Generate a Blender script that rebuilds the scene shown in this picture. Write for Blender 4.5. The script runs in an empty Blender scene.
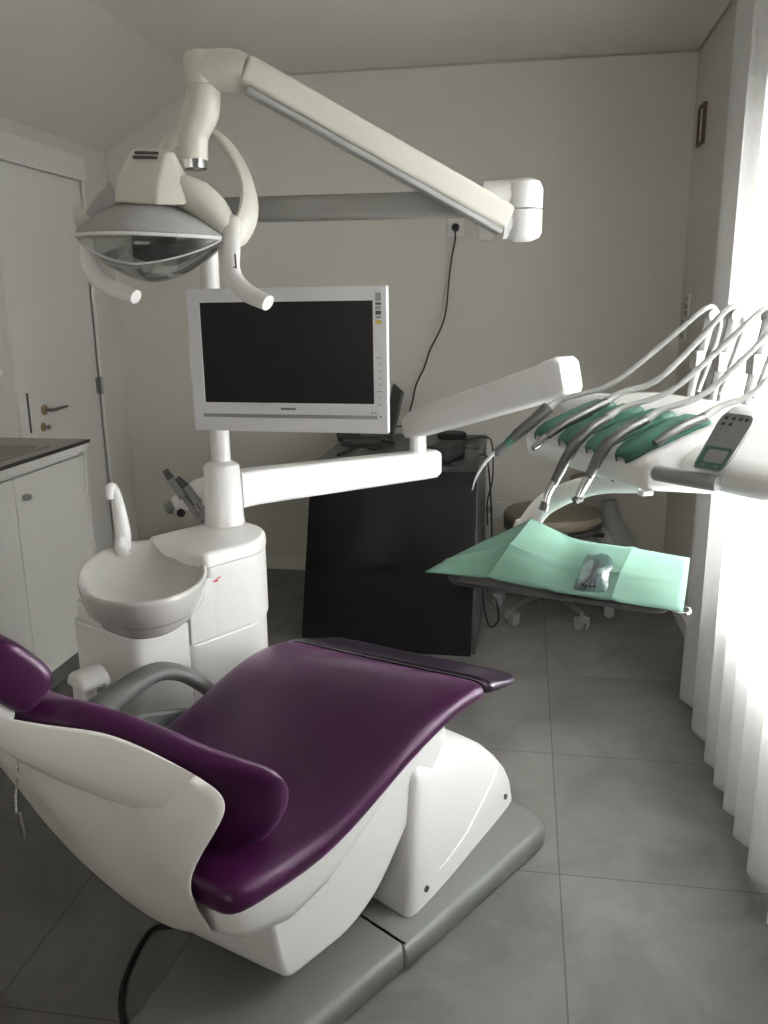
import bpy, bmesh, math, random
from math import sin, cos, radians, pi, sqrt
from mathutils import Vector, Matrix
random.seed(7)
SC = bpy.context.scene
COL = SC.collection
V = Vector

# ------------------------------------------------------------------ camera and survey helpers
F_PX, YAW, PITCH, ROLL, CAM_Z = 833.17, .16664, .24597, -.013105, 1.437
O = V((0, 0, CAM_Z))

def ray(px, py):
    x = px - 384; y = 512 - py
    c, s = cos(ROLL), sin(ROLL)
    x, y = c*x - s*y, s*x + c*y
    fw = F_PX*cos(PITCH) + y*sin(PITCH); up = y*cos(PITCH) - F_PX*sin(PITCH)
    return V((x*cos(YAW) - fw*sin(YAW), x*sin(YAW) + fw*cos(YAW), up))
def atz(px, py, z): r = ray(px, py); return O + r*((z - CAM_Z)/r.z)
def aty(px, py, y): r = ray(px, py); return O + r*(y/r.y)
def atx(px, py, x): r = ray(px, py); return O + r*(x/r.x)
def atplane(px, py, P, d):
    n = V((-d[1], d[0], 0)); r = ray(px, py)
    return O + r*((V((P[0], P[1], 0)) - V((0, 0, 0))).dot(n)/r.dot(n))

cd = bpy.data.cameras.new('camera'); cam = bpy.data.objects.new('camera', cd); COL.objects.link(cam)
cd.sensor_fit = 'VERTICAL'; cd.sensor_height = 36; cd.lens = F_PX/1024*36; cd.clip_start = .02
zc = -ray(384, 512).normalized(); xc = (ray(484, 512) - ray(384, 512)).normalized(); yc = zc.cross(xc)
cam.matrix_world = Matrix(((xc.x, yc.x, zc.x, 0), (xc.y, yc.y, zc.y, 0), (xc.z, yc.z, zc.z, CAM_Z), (0, 0, 0, 1)))
SC.camera = cam

# ------------------------------------------------------------------ materials
def mat(name, col, rough=.5, metal=0, spec=.5, bump=0, bscale=60, var=0, vscale=6, coat=0, alpha_glass=None, emit=None):
    m = bpy.data.materials.new(name); m.use_nodes = True
    nt = m.node_tree; N = nt.nodes; L = nt.links
    b = N['Principled BSDF']
    b.inputs['Base Color'].default_value = (*col, 1); b.inputs['Roughness'].default_value = rough
    b.inputs['Metallic'].default_value = metal; b.inputs['Specular IOR Level'].default_value = spec
    b.inputs['Coat Weight'].default_value = coat
    tc = N.new('ShaderNodeTexCoord')
    if var:
        t = N.new('ShaderNodeTexNoise'); t.inputs['Scale'].default_value = vscale; t.inputs['Detail'].default_value = 5
        L.new(tc.outputs['Object'], t.inputs['Vector'])
        r = N.new('ShaderNodeMapRange'); r.inputs['From Min'].default_value = .3; r.inputs['From Max'].default_value = .7
        r.inputs['To Min'].default_value = 1 - var; r.inputs['To Max'].default_value = 1 + var
        L.new(t.outputs['Fac'], r.inputs['Value'])
        mx = N.new('ShaderNodeVectorMath'); mx.operation = 'SCALE'; mx.inputs[0].default_value = col
        L.new(r.outputs['Result'], mx.inputs['Scale']); L.new(mx.outputs['Vector'], b.inputs['Base Color'])
    if bump:
        t = N.new('ShaderNodeTexNoise'); t.inputs['Scale'].default_value = bscale; t.inputs['Detail'].default_value = 4
        L.new(tc.outputs['Object'], t.inputs['Vector'])
        bp = N.new('ShaderNodeBump'); bp.inputs['Strength'].default_value = bump; bp.inputs['Distance'].default_value = .01
        L.new(t.outputs['Fac'], bp.inputs['Height']); L.new(bp.outputs['Normal'], b.inputs['Normal'])
    return m

def clear_mat(name, tint, gloss_rough=.08, base=.08, extra=.5):
    m = bpy.data.materials.new(name); m.use_nodes = True
    nt = m.node_tree; N = nt.nodes; L = nt.links; N.remove(N['Principled BSDF'])
    out = N['Material Output']
    tr = N.new('ShaderNodeBsdfTransparent'); tr.inputs[0].default_value = (*tint, 1)
    gl = N.new('ShaderNodeBsdfGlossy'); gl.inputs['Roughness'].default_value = gloss_rough
    fr = N.new('ShaderNodeLayerWeight'); fr.inputs[0].default_value = .35
    ma = N.new('ShaderNodeMath'); ma.operation = 'MULTIPLY_ADD'; ma.inputs[1].default_value = extra; ma.inputs[2].default_value = base
    L.new(fr.outputs['Facing'], ma.inputs[0])
    mx = N.new('ShaderNodeMixShader'); L.new(ma.outputs[0], mx.inputs[0]); L.new(tr.outputs[0], mx.inputs[1]); L.new(gl.outputs[0], mx.inputs[2])
    L.new(mx.outputs[0], out.inputs['Surface'])
    return m

def curtain_mat():
    m = bpy.data.materials.new('sheer_fabric'); m.use_nodes = True
    nt = m.node_tree; N = nt.nodes; L = nt.links; N.remove(N['Principled BSDF']); out = N['Material Output']
    tc = N.new('ShaderNodeTexCoord'); w = N.new('ShaderNodeTexNoise'); w.inputs['Scale'].default_value = 40
    L.new(tc.outputs['Object'], w.inputs['Vector'])
    cr = N.new('ShaderNodeMapRange'); cr.inputs['To Min'].default_value = .78; cr.inputs['To Max'].default_value = .88
    L.new(w.outputs['Fac'], cr.inputs['Value'])
    cb = N.new('ShaderNodeCombineColor')
    for i in range(3): L.new(cr.outputs['Result'], cb.inputs[i])
    d = N.new('ShaderNodeBsdfDiffuse'); t = N.new('ShaderNodeBsdfTranslucent')
    L.new(cb.outputs[0], d.inputs['Color']); L.new(cb.outputs[0], t.inputs['Color'])
    a = N.new('ShaderNodeMixShader'); a.inputs[0].default_value = .52
    L.new(d.outputs[0], a.inputs[1]); L.new(t.outputs[0], a.inputs[2]); tp = N.new('ShaderNodeBsdfTransparent'); a2 = N.new('ShaderNodeMixShader'); a2.inputs[0].default_value = .14
    L.new(a.outputs[0], a2.inputs[1]); L.new(tp.outputs[0], a2.inputs[2]); L.new(a2.outputs[0], out.inputs['Surface'])
    return m

def floor_mat():
    m = bpy.data.materials.new('concrete_tiles'); m.use_nodes = True
    nt = m.node_tree; N = nt.nodes; L = nt.links; b = N['Principled BSDF']; b.inputs['Specular IOR Level'].default_value = .3
    tc = N.new('ShaderNodeTexCoord'); mp = N.new('ShaderNodeMapping'); mp.inputs['Location'].default_value = (-.1265 + 6, -.105 + 6, 0)
    L.new(tc.outputs['Object'], mp.inputs['Vector'])
    br = N.new('ShaderNodeTexBrick'); br.offset = 0; br.inputs['Scale'].default_value = 1
    br.inputs['Brick Width'].default_value = .6; br.inputs['Row Height'].default_value = .6
    br.inputs['Mortar Size'].default_value = .0022; br.inputs['Mortar Smooth'].default_value = .2; br.inputs['Bias'].default_value = 0
    br.inputs['Color1'].default_value = (.150, .146, .137, 1); br.inputs['Color2'].default_value = (.172, .167, .156, 1)
    br.inputs['Mortar'].default_value = (.088, .085, .080, 1)
    L.new(mp.outputs[0], br.inputs['Vector'])
    n1 = N.new('ShaderNodeTexNoise'); n1.inputs['Scale'].default_value = 3.2; n1.inputs['Detail'].default_value = 8; n1.inputs['Roughness'].default_value = .62
    n1.inputs['Distortion'].default_value = .6
    L.new(tc.outputs['Object'], n1.inputs['Vector'])
    r = N.new('ShaderNodeMapRange'); r.inputs['From Min'].default_value = .3; r.inputs['From Max'].default_value = .72
    r.inputs['To Min'].default_value = .74; r.inputs['To Max'].default_value = 1.38; L.new(n1.outputs['Fac'], r.inputs['Value'])
    mx = N.new('ShaderNodeVectorMath'); mx.operation = 'SCALE'; L.new(br.outputs['Color'], mx.inputs[0]); L.new(r.outputs['Result'], mx.inputs['Scale'])
    L.new(mx.outputs['Vector'], b.inputs['Base Color'])
    r2 = N.new('ShaderNodeMapRange'); r2.inputs['To Min'].default_value = .5; r2.inputs['To Max'].default_value = .68
    L.new(n1.outputs['Fac'], r2.inputs['Value']); L.new(r2.outputs['Result'], b.inputs['Roughness'])
    bp = N.new('ShaderNodeBump'); bp.inputs['Strength'].default_value = .25; bp.inputs['Distance'].default_value = .004; bp.invert = True
    L.new(br.outputs['Fac'], bp.inputs['Height']); L.new(bp.outputs[0], b.inputs['Normal'])
    return m

M = dict(
    wall=mat('wall_paint', (.595, .568, .52), .9, bump=.03, bscale=90, var=.015, vscale=2),
    ceil=mat('ceiling_paint', (.66, .635, .585), .9, var=.01),
    trimw=mat('white_lacquer', (.66, .645, .61), .45, var=.01),
    shadowgap=mat('ceiling_joint', (.40, .39, .37), .9),
    white=mat('white_plastic', (.87, .86, .85), .28, var=.012, vscale=3),
    cream=mat('cream_plastic', (.66, .645, .575), .35, var=.015, vscale=4),
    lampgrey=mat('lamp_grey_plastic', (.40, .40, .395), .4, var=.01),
    shell=mat('shell_plastic', (.74, .715, .675), .35, bump=.02, bscale=160, var=.012),
    purple=mat('purple_leatherette', (.042, .005, .037), .34, bump=.02, bscale=260, var=.04, vscale=9, spec=.45, coat=.08),
    purple_dark=mat('foot_leatherette', (.030, .016, .036), .25, bump=.02, bscale=120, var=.04, spec=.6),
    greybase=mat('grey_base_plastic', (.16, .165, .155), .42, bump=.02, bscale=200, var=.02),
    greyarm=mat('grey_armrest_rubber', (.16, .165, .16), .45, var=.03),
    ceramic=mat('spittoon_ceramic', (.62, .61, .585), .16, var=.02, vscale=5, coat=.3),
    greymid=mat('grey_plastic', (.30, .31, .30), .45, var=.02),
    greydark=mat('dark_grey_plastic', (.07, .07, .07), .45, var=.03),
    black=mat('black_gloss', (.006, .006, .006), .22, var=.1, spec=.4),
    blackm=mat('black_matte', (.012, .012, .012), .6, var=.1),
    desktop=mat('black_desk_top', (.035, .036, .035), .3, var=.1),
    screen=mat('screen_panel', (.006, .006, .006), .38, var=.05, spec=.3),
    bezel=mat('monitor_plastic', (.70, .70, .72), .4, var=.01),
    chrome=mat('chrome', (.72, .72, .72), .18, metal=1, var=.03),
    steel=mat('brushed_steel', (.36, .35, .335), .35, metal=1, bump=.03, bscale=200, var=.05),
    brass=mat('brass', (.42, .33, .18), .3, metal=1, var=.08),
    toolsteel=mat('handpiece_metal', (.17, .17, .165), .35, metal=.8, var=.06),
    whip=mat('whip_arm_plastic', (.17, .17, .165), .45, var=.03), pulley=mat('pulley_plastic', (.30, .30, .29), .4, var=.03), shadedarm=mat('shaded_grey_arm', (.27, .265, .25), .5, var=.02),  # last one: horizontal lamp arm, its shade painted in as a darker grey
    hose=mat('grey_hose_rubber', (.30, .30, .285), .45, var=.03, vscale=20),
    matgreen=mat('green_silicone', (.035, .125, .085), .5, bump=.05, bscale=150, var=.06),
    cloth=mat('mint_tray_paper', (.175, .325, .255), .85, bump=.15, bscale=300, var=.04, vscale=12),
    padface=mat('keypad_membrane', (.34, .37, .36), .4, var=.02),
    padgreen=mat('keypad_green', (.10, .22, .17), .4, var=.02),
    lcd=mat('keypad_display', (.40, .41, .39), .3, var=.02),
    stool=mat('beige_leatherette', (.20, .17, .125), .5, bump=.04, bscale=200, var=.05),
    red=mat('red_mark', (.45, .03, .05), .5, var=.02),
    yellow=mat('sticker_yellow', (.6, .42, .08), .5, var=.02),
    frame=mat('brown_wood_frame', (.10, .055, .035), .5, var=.15, vscale=30),
    paper=mat('picture_paper', (.55, .53, .50), .8, var=.05),
    countertop=mat('pale_worktop', (.32, .31, .29), .4, var=.03),
    darkedge=mat('dark_worktop_edge', (.03, .028, .025), .5, var=.05),
    plinth=mat('grey_plinth', (.12, .12, .115), .5, var=.05),
    alu=mat('white_aluminium', (.7, .7, .7), .4, var=.02),
    clear=clear_mat('clear_lens', (.93, .94, .93), .05, .06, .5),
    glass=clear_mat('window_glass', (.95, .97, .96), .02, .03, .3),
    pouch=clear_mat('clear_pouch', (.74, .79, .86), .14, .07, .35),
    mirror=mat('lamp_reflector', (.92, .92, .90), .22, metal=.45, var=.03),
    curtain=curtain_mat(), floor=floor_mat(),
)
for k_ in ('purple',):
    b_ = M[k_].node_tree.nodes['Principled BSDF']
    b_.inputs['Sheen Weight'].default_value = .22; b_.inputs['Sheen Roughness'].default_value = .35; b_.inputs['Sheen Tint'].default_value = (.62, .22, .62, 1)
    b_.inputs['Specular Tint'].default_value = (1, .82, 1, 1)

# ------------------------------------------------------------------ mesh building
class MB:
    def __init__(s): s.v = []; s.f = []
    def add(s, vs, fs):
        k = len(s.v); s.v += [V(p) for p in vs]; s.f += [[i + k for i in f] for f in fs]; return s
    def obox(s, P, ax, ay, az, x0, x1, y0, y1, z0, z1):
        P, ax, ay, az = V(P), V(ax), V(ay), V(az)
        c = [P + ax*x + ay*y + az*z for z in (z0, z1) for x, y in ((x0, y0), (x1, y0), (x1, y1), (x0, y1))]
        return s.add(c, [(3, 2, 1, 0), (4, 5, 6, 7), (0, 1, 5, 4), (1, 2, 6, 5), (2, 3, 7, 6), (3, 0, 4, 7)])
    def box(s, x0, x1, y0, y1, z0, z1): return s.obox((0, 0, 0), (1, 0, 0), (0, 1, 0), (0, 0, 1), x0, x1, y0, y1, z0, z1)
    def loft(s, secs, close=True, caps=True):
        n = len(secs[0]); vs = [p for r in secs for p in r]; fs = []
        for i in range(len(secs) - 1):
            for j in range(n if close else n - 1):
                a = i*n + j; b = i*n + (j + 1) % n
                fs.append((a, b, b + n, a + n))
        if caps and close:
            fs.append(tuple(range(n))[::-1]); fs.append(tuple(range((len(secs) - 1)*n, len(secs)*n)))
        return s.add(vs, fs)
    def tube(s, pts, r, seg=10, flat=None, smooth=0, side=None):
        """sweep an (elliptical) ring; r number or list; flat=(ratio a, ratio b) of the ring, side = reference direction of ratio a"""
        pts = [V(p) for p in pts]; rs = r if isinstance(r, (list, tuple)) else [r]*len(pts)
        if smooth: pts, rs = spline(pts, rs, smooth)
        t0 = (pts[1] - pts[0]).normalized()
        ref = V(side) if side else (V((0, 0, 1)) if abs(t0.z) < .9 else V((1, 0, 0)))
        A = (ref - t0*ref.dot(t0)).normalized(); secs = []
        fa, fb = flat or (1, 1)
        for i, p in enumerate(pts):
            t = (pts[min(i + 1, len(pts) - 1)] - pts[max(i - 1, 0)]).normalized()
            A = (A - t*A.dot(t)).normalized(); B = t.cross(A)
            secs.append([p + A*(rs[i]*fa*cos(2*pi*k/seg)) + B*(rs[i]*fb*sin(2*pi*k/seg)) for k in range(seg)])
        return s.loft(secs)
    def lathe(s, P, axis, prof, seg=28):
        """prof: list of (radius, height along axis)"""
        P = V(P); w = V(axis).normalized(); u = w.orthogonal().normalized(); q = w.cross(u)
        return s.loft([[P + w*h + (u*cos(2*pi*k/seg) + q*sin(2*pi*k/seg))*r for k in range(seg)] for r, h in prof])
    def prism(s, poly, P, ax, ay, az, h0, h1):
        P, ax, ay, az = V(P), V(ax), V(ay), V(az)
        return s.loft([[P + ax*x + ay*y + az*h for x, y in poly] for h in (h0, h1)])
    def ball(s, P, r, seg=12, axes=((1, 0, 0), (0, 1, 0), (0, 0, 1))):
        P = V(P); X, Y, Z = [V(a) for a in axes]; rx, ry, rz = r if isinstance(r, (tuple, list)) else (r, r, r)
        return s.loft([[P + Z*(rz*sin(b)) + (X*(rx*cos(2*pi*k/seg)) + Y*(ry*sin(2*pi*k/seg)))*cos(b) for k in range(seg)]
                       for b in [radians(-88 + 176*i/8) for i in range(9)]])
    def build(s, name, m, parent=None, at=None, bevel=0, bseg=3, sub=0, angle=38, solid=0, label=None):
        me = bpy.data.meshes.new(name)
        org = V((0, 0, 0))
        if parent:
            r = parent
            while r.parent: r = r.parent
            org = r.location.copy()
        elif at is not None: org = V(at)
        me.from_pydata([p - org for p in s.v], [], s.f); me.validate()
        bm = bmesh.new(); bm.from_mesh(me); bmesh.ops.recalc_face_normals(bm, faces=bm.faces); bm.to_mesh(me); bm.free()
        me.shade_smooth()
        o = bpy.data.objects.new(name, me); COL.objects.link(o); me.materials.append(M[m] if isinstance(m, str) else m)
        if parent: o.parent = parent
        else: o.location = org
        if solid:
            d = o.modifiers.new('solid', 'SOLIDIFY'); d.thickness = solid; d.offset = 0
        if bevel:
            d = o.modifiers.new('bevel', 'BEVEL'); d.width = bevel; d.segments = bseg; d.limit_method = 'ANGLE'; d.angle_limit = radians(30)
            d.harden_normals = False; d.use_clamp_overlap = True
        if sub:
            d = o.modifiers.new('sub', 'SUBSURF'); d.levels = sub; d.render_levels = sub
        elif angle:
            me.set_sharp_from_angle(angle=radians(angle if not bevel else 60))
        if label: o['label'] = label
        return o

def spline(pts, rs, n):
    P = [pts[0]*2 - pts[1]] + pts + [pts[-1]*2 - pts[-2]]; out = []; ro = []
    for i in range(1, len(P) - 2):
        a, b, c, d = P[i-1:i+3]
        for k in range(n):
            t = k/n
            out.append(.5*((2*b) + (c - a)*t + (2*a - 5*b + 4*c - d)*t*t + (3*b - a - 3*c + d)*t**3))
            ro.append(rs[i-1]*(1 - t) + rs[i]*t)
    out.append(pts[-1]); ro.append(rs[-1])
    return out, ro
def interp(x, tab):
    if x <= tab[0][0]: return tab[0][1]
    for (a, p), (b, q) in zip(tab, tab[1:]):
        if x <= b:
            t = (x - a)/(b - a); return p + (q - p)*t
    return tab[-1][1]
def smooth_interp(x, tab):
    if x <= tab[0][0]: return tab[0][1]
    for i in range(len(tab) - 1):
        (a, p), (b, q) = tab[i], tab[i+1]
        if x <= b:
            m0 = (q - tab[i-1][1])/(b - tab[i-1][0]) if i > 0 else (q - p)/(b - a)
            m1 = (tab[i+2][1] - p)/(tab[i+2][0] - a) if i + 2 < len(tab) else (q - p)/(b - a)
            h = b - a; t = (x - a)/h
            return (2*t**3 - 3*t*t + 1)*p + (t**3 - 2*t*t + t)*h*m0 + (-2*t**3 + 3*t*t)*q + (t**3 - t*t)*h*m1
    return tab[-1][1]
def sgp(x, e): return math.copysign(abs(x)**e, x)
def rpoly(pts, r, n=5):
    """round the corners of a polygon; r number or list"""
    out = []; k = len(pts)
    for i in range(k):
        p = V((*pts[i], 0)); a = V((*pts[i-1], 0)); b = V((*pts[(i+1) % k], 0)); rr = r[i] if isinstance(r, (list, tuple)) else r
        da = (a - p); db = (b - p); rr = min(rr, da.length*.49, db.length*.49)
        if rr <= 1e-5: out.append((p.x, p.y)); continue
        A = p + da.normalized()*rr; B = p + db.normalized()*rr
        for j in range(n + 1):
            t = j/n; q = A*(1-t)**2 + p*2*t*(1-t) + B*t*t; out.append((q.x, q.y))
    return out
def tag(o, label=None, cat=None, group=None, kind=None):
    if label: o['label'] = label
    if cat: o['category'] = cat
    if group: o['group'] = group
    if kind: o['kind'] = kind
    return o
def thing(name, loc, label, cat, group=None):
    o = bpy.data.objects.new(name, None); COL.objects.link(o); o.location = V(loc); o.empty_display_size = .05
    return tag(o, label, cat, group)
def struct(o, label=None, cat=None): return tag(o, label, cat, None, 'structure')
UP = V((0, 0, 1)); EX = V((1, 0, 0)); EY = V((0, 1, 0))

# ------------------------------------------------------------------ the room
YB, XR, XL, H, YF = 4.30, .737, -2.15, 2.52, -1.3
struct(MB().box(XL - .2, XR + .2, YF - .2, YB + .2, -.1, 0).build('floor', 'floor'), 'grey concrete-look tiled floor', 'floor')
struct(MB().box(-1.60, XR + .2, YF - .2, YB + .2, H, H + .1).build('ceiling', 'ceil'), 'flat painted ceiling', 'ceiling')
sl = MB().prism([(-1.60, H), (-1.60, H + .1), (XL - .2, 2.34), (XL - .2, 2.20 - .12), (XL, 2.20)], (0, 0, 0), EX, UP, EY, YF - .2, YB + .2)
struct(sl.build('ceiling_slope', 'wall'), 'sloping white ceiling strip above the door', 'ceiling')
struct(MB().box(XL - .2, XR + .2, YB, YB + .15, 0, H).build('wall_back', 'wall'), 'plain white back wall', 'wall')
struct(MB().box(XL - .2, XR + .2, YF - .15, YF, 0, H).build('wall_front', 'wall'), 'plain white wall behind the viewer', 'wall')
# left wall with a door opening
DY0, DY1, DZ = 3.345, 4.02, 2.03
w = MB().box(XL - .15, XL, YF, DY0, 0, 2.22).box(XL - .15, XL, DY1, YB, 0, 2.22).box(XL - .15, XL, DY0, DY1, DZ, 2.22)
struct(w.build('wall_left', 'wall'), 'white left wall with the door', 'wall')
# right wall with a window opening
WY0, WY1, WZ0, WZ1 = 1.40, 2.52, .53, 1.90
w = MB().box(XR, XR + .18, YF, WY0, 0, H).box(XR, XR + .18, WY1, YB, 0, H)
w.box(XR, XR + .18, WY0, WY1, 0, WZ0).box(XR, XR + .18, WY0, WY1, WZ1, H)
struct(w.build('wall_right', 'wall'), 'white right wall behind the curtain', 'wall')
# window
wn = thing('window_1', (XR + .10, (WY0 + WY1)/2, WZ0), 'bright window behind the sheer curtain', 'window'); struct(wn)
f = MB(); fx0, fx1, fw = XR + .07, XR + .13, .05
f.box(fx0, fx1, WY0, WY1, WZ0, WZ0 + fw).box(fx0, fx1, WY0, WY1, WZ1 - fw, WZ1)
for y in (WY0, (WY0 + WY1)/2 - fw/2, WY1 - fw): f.box(fx0, fx1, y, y + fw, WZ0 + fw, WZ1 - fw)
f.build('window_frame', 'alu', wn, bevel=.004)
MB().box(XR + .097, XR + .103, WY0 + fw, WY1 - fw, WZ0 + fw, WZ1 - fw).build('glass_pane', 'glass', wn)
# trims
struct(MB().box(-1.60, XR, YB - .008, YB, H - .009, H - .001).box(XR - .008, XR, YF, YB, H - .009, H - .001).build('trim_1', 'shadowgap'), 'thin dark shadow joint under the ceiling', 'trim')
struct(MB().box(XL, XR, YB - .014, YB, 0, .075).build('baseboard_back', 'trimw', bevel=.003), 'low white skirting along the back wall', 'baseboard')
struct(MB().box(XL, XL + .014, 3.14, DY0 - .07, 0, .075).box(XL, XL + .014, DY1 + .05, YB - .014, 0, .075).build('baseboard_left', 'trimw', bevel=.003), 'low white skirting beside the door', 'baseboard')
struct(MB().box(XR - .014, XR, YF, YB - .014, 0, .075).build('baseboard_right', 'trimw', bevel=.003), 'low white skirting below the curtain', 'baseboard')
# door
dr = thing('door_1', (XL, DY1, 0), 'white door with brass lever handle', 'door'); struct(dr)
MB().box(XL - .045, XL - .005, DY0 + .002, DY1 - .0015, .005, DZ - .002).build('door_leaf', 'trimw', dr, bevel=.002)
c = MB().box(XL - .02, XL + .018, DY0 - .07, DY0, 0, DZ + .0).box(XL - .02, XL + .010, DY1, DY1 + .022, 0, DZ)
c.box(XL - .02, XL + .018, DY0 - .07, DY1 + .022, DZ, DZ + .11)
c.build('door_casing', 'trimw', dr, bevel=.003)
hp = atx(44, 410, XL - .005); kp = atx(43, 427, XL - .005)
h = MB().lathe(hp, EX, [(.024, 0), (.024, .006), (.02, .009)], 20).build('handle_rose', 'brass', dr)
MB().tube([hp, hp + V((.045, 0, 0)), hp + V((.05, .015, 0)), hp + V((.05, .115, .004))], [.008, .008, .008, .0065], 10).build('lever_handle', 'steel', dr)
k = MB().lathe(kp, EX, [(.020, 0), (.020, .006), (.016, .009)], 20).build('lock_rosette', 'brass', dr)
MB().tube([kp, kp + V((.03, 0, 0))], .003, 6).lathe(kp + V((.03, .0, 0)), EY, [(.004, -.003), (.011, -.003), (.011, .003), (.004, .003)], 12).build('key', 'steel', k)
hg = atx(104, 385, XL + .018)
MB().lathe(V((XL + .012, DY1 - .002, hg.z - .045)), UP, [(.008, 0), (.008, .09)], 10).box(XL - .006, XL + .004, DY1 - .03, DY1, hg.z - .04, hg.z + .04).build('door_hinge', 'steel', dr)
sp = atx(30, 415, XL + .018)
MB().box(XL - .004, XL + .0195, DY0 - .012, DY0 + .002, .90, 1.075).build('strike_plate', 'greydark', dr)

# ------------------------------------------------------------------ curtain
def fold(y):
    # one sawtooth pleat about every 0.165 m, softened
    p = (y*6.06 + .35*sin(y*3.1) + .22*sin(y*7.7 + 1)) % 1.0
    saw = p/.78 if p < .78 else (1 - p)/.22
    saw = saw*saw*(3 - 2*saw)
    return .655 - .05*saw
secs = []
ys = [3.06 - i*.0125 for i in range(int((3.06 + 1.0)/.0125))]
for z in (.012, .03, .3, .7, 1.1, 1.5, 1.9, 2.3, 2.465):
    k = 1 + .25*(1 - z/2.5)
    secs.append([V((.63 + (fold(y) - .63)*k, y, z)) for y in ys])
cu = MB().loft(secs, close=False, caps=False).build('curtain', 'curtain', at=(.63, 1.0, 0), solid=.0012, angle=0)
tag(cu, 'long pleated sheer white curtain across the bright window', 'curtain')
cr = MB().box(.60, .66, YF, 3.12, 2.466, 2.485).build('curtain_rail', 'alu', at=(.63, 1, 2.47), bevel=.003)
cr2 = MB().box(.615, .645, YF, 3.10, 2.485, H).build('rail_fixing', 'alu', cr) if False else None
tag(cr, 'white rail holding the sheer curtain near the ceiling', 'rail')

# ------------------------------------------------------------------ wall fittings
def plate(name, P, nx, ux, w, h, t, m='trimw'):
    ux = V(ux); return MB().obox(P, ux, UP, V(nx), -w/2, w/2, -h/2, h/2, 0, t)
p = aty(456, 228, YB)
so = plate('wall_socket', p, (0, -1, 0), EX, .085, .085, .012).build('wall_socket', 'trimw', at=p, bevel=.004)
tag(so, 'white wall socket with black plug high on the back wall', 'socket')
MB().lathe(p + V((0, -.012, 0)), -EY, [(.022, 0), (.022, .004), (.018, .004)], 20).build('socket_ring', 'bezel', so)
ca = thing('power_cable', p, 'black power cable hanging from the upper wall socket', 'cable')
MB().lathe(p + V((0, -.013, 0)), -EY, [(.018, 0), (.02, .012), (.015, .03), (.008, .034)], 18).build('plug', 'blackm', ca)
pts = [p + V((0, -.043, 0))] + [aty(x, y, YB - .045) for x, y in ((455, 240), (452, 256), (449, 280), (446, 310), (441, 328), (430, 350), (424, 368), (416, 385), (412, 403), (404, 425))] + [V((-.66, 4.10, .84)), V((-.68, 4.02, .822))]
MB().tube(pts, .0042, 8, smooth=4).build('cord', 'blackm', ca)
p = aty(487, 231, YB)
tag(plate('p', p, (0, -1, 0), EX, .085, .085, .008).build('blank_plate', 'trimw', at=p, bevel=.003), 'blank white wall plate behind the lamp arm elbow', 'wall plate')
p = aty(489, 509, YB)
st = plate('s', p, (0, -1, 0), EX, .24, .082, .010).build('socket_strip', 'trimw', at=p, bevel=.003)
tag(st, 'white triple socket plate low on the back wall beside the black desk', 'socket')
for dx in (-.075, 0, .075):
    ins = MB().lathe(p + V((dx, -.0105, 0)), -EY, [(.021, 0), (.021, .003), (.0185, .003), (.018, -.004)], 18).build('socket_insert', 'greymid' if dx < .05 else 'bezel', st)
    MB().lathe(p + V((dx - .008, -.0125, 0)), -EY, [(.0035, 0), (.0035, .002)], 8).lathe(p + V((dx + .008, -.0125, 0)), -EY, [(.0035, 0), (.0035, .002)], 8).build('socket_hole', 'blackm', ins)
# switches on the right wall
a_, b_ = atx(689, 298, XR), atx(686, 318, XR)
for px, py, lab, dd in ((689, 306, 'upper dark-buttoned switch plate on the right wall by the curtain', .075), (685, 329, 'lower dark-buttoned switch plate on the right wall by the curtain', .075)):
    p = atx(px, py, XR)
    s = plate('s', p, (-1, 0, 0), EY, .085, .115, .010).build('light_switch', 'trimw', at=p, bevel=.003); tag(s, lab, 'switch')
    for dz in (-.032, 0, .032):
        MB().obox(p + V((-.010, 0, dz)), EY, UP, -EX, -.024, .024, -.011, .011, 0, .005).build('switch_button', 'greymid', s, bevel=.002)
# framed notice on the right wall
p = atx(703.5, 123, XR)
fr = thing('wall_frame', p, 'small thin brown picture frame high on the right wall', 'picture frame')
fw_, fh_ = .06, .165
g = MB()
for x0, x1, z0, z1 in ((-fw_, fw_, fh_/1 - .012 - .09, fh_ - .09), (-fw_, fw_, -.09, -.078), (-fw_, -fw_ + .012, -.078, .063), (fw_ - .012, fw_, -.078, .063)):
    g.obox(p, EY, UP, -EX, x0, x1, z0, z1, 0, .016)
g.build('frame_border', 'frame', fr, bevel=.002)
MB().obox(p, EY, UP, -EX, -fw_ + .012, fw_ - .012, -.08, .065, 0, .006).build('picture_sheet', 'paper', fr)

# ------------------------------------------------------------------ base cabinet, worktop, sink
CX, CT, CE = -1.72, .925, 3.05
cab = thing('base_cabinet', (CX - .2, 2.2, 0), 'white base cabinet with knobbed doors under the sink worktop', 'cabinet')
MB().box(XL + .005, CX - .02, .9, CE - .018, .10, CT - .135).build('carcass', 'trimw', cab)
MB().box(XL + .005, CX + .002, CE - .016, CE, .10, CT - .042).build('end_panel', 'trimw', cab, bevel=.001)
MB().box(CX - .045, CX - .0205, .9, CE - .018, CT - .134, CT - .042).build('top_rail', 'trimw', cab)
MB().box(XL + .005, CX - .05, .9, CE - .03, 0, .098).build('plinth', 'plinth', cab)
for y0, y1 in ((.95, 1.748), (1.752, 2.553), (2.557, CE - .019)):
    d = MB().box(CX - .018, CX, y0, y1, .105, CT - .06).build('cabinet_door', 'trimw', cab, bevel=.0015)
    kz, ky = .79, (y0 + .05)
    MB().box(CX, CX + .022, ky - .012, ky + .012, kz - .009, kz + .009).build('knob', 'steel', d, bevel=.003)
SX0, SX1, SY0, SY1 = -2.07, -1.78, 2.0, 2.86
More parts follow.
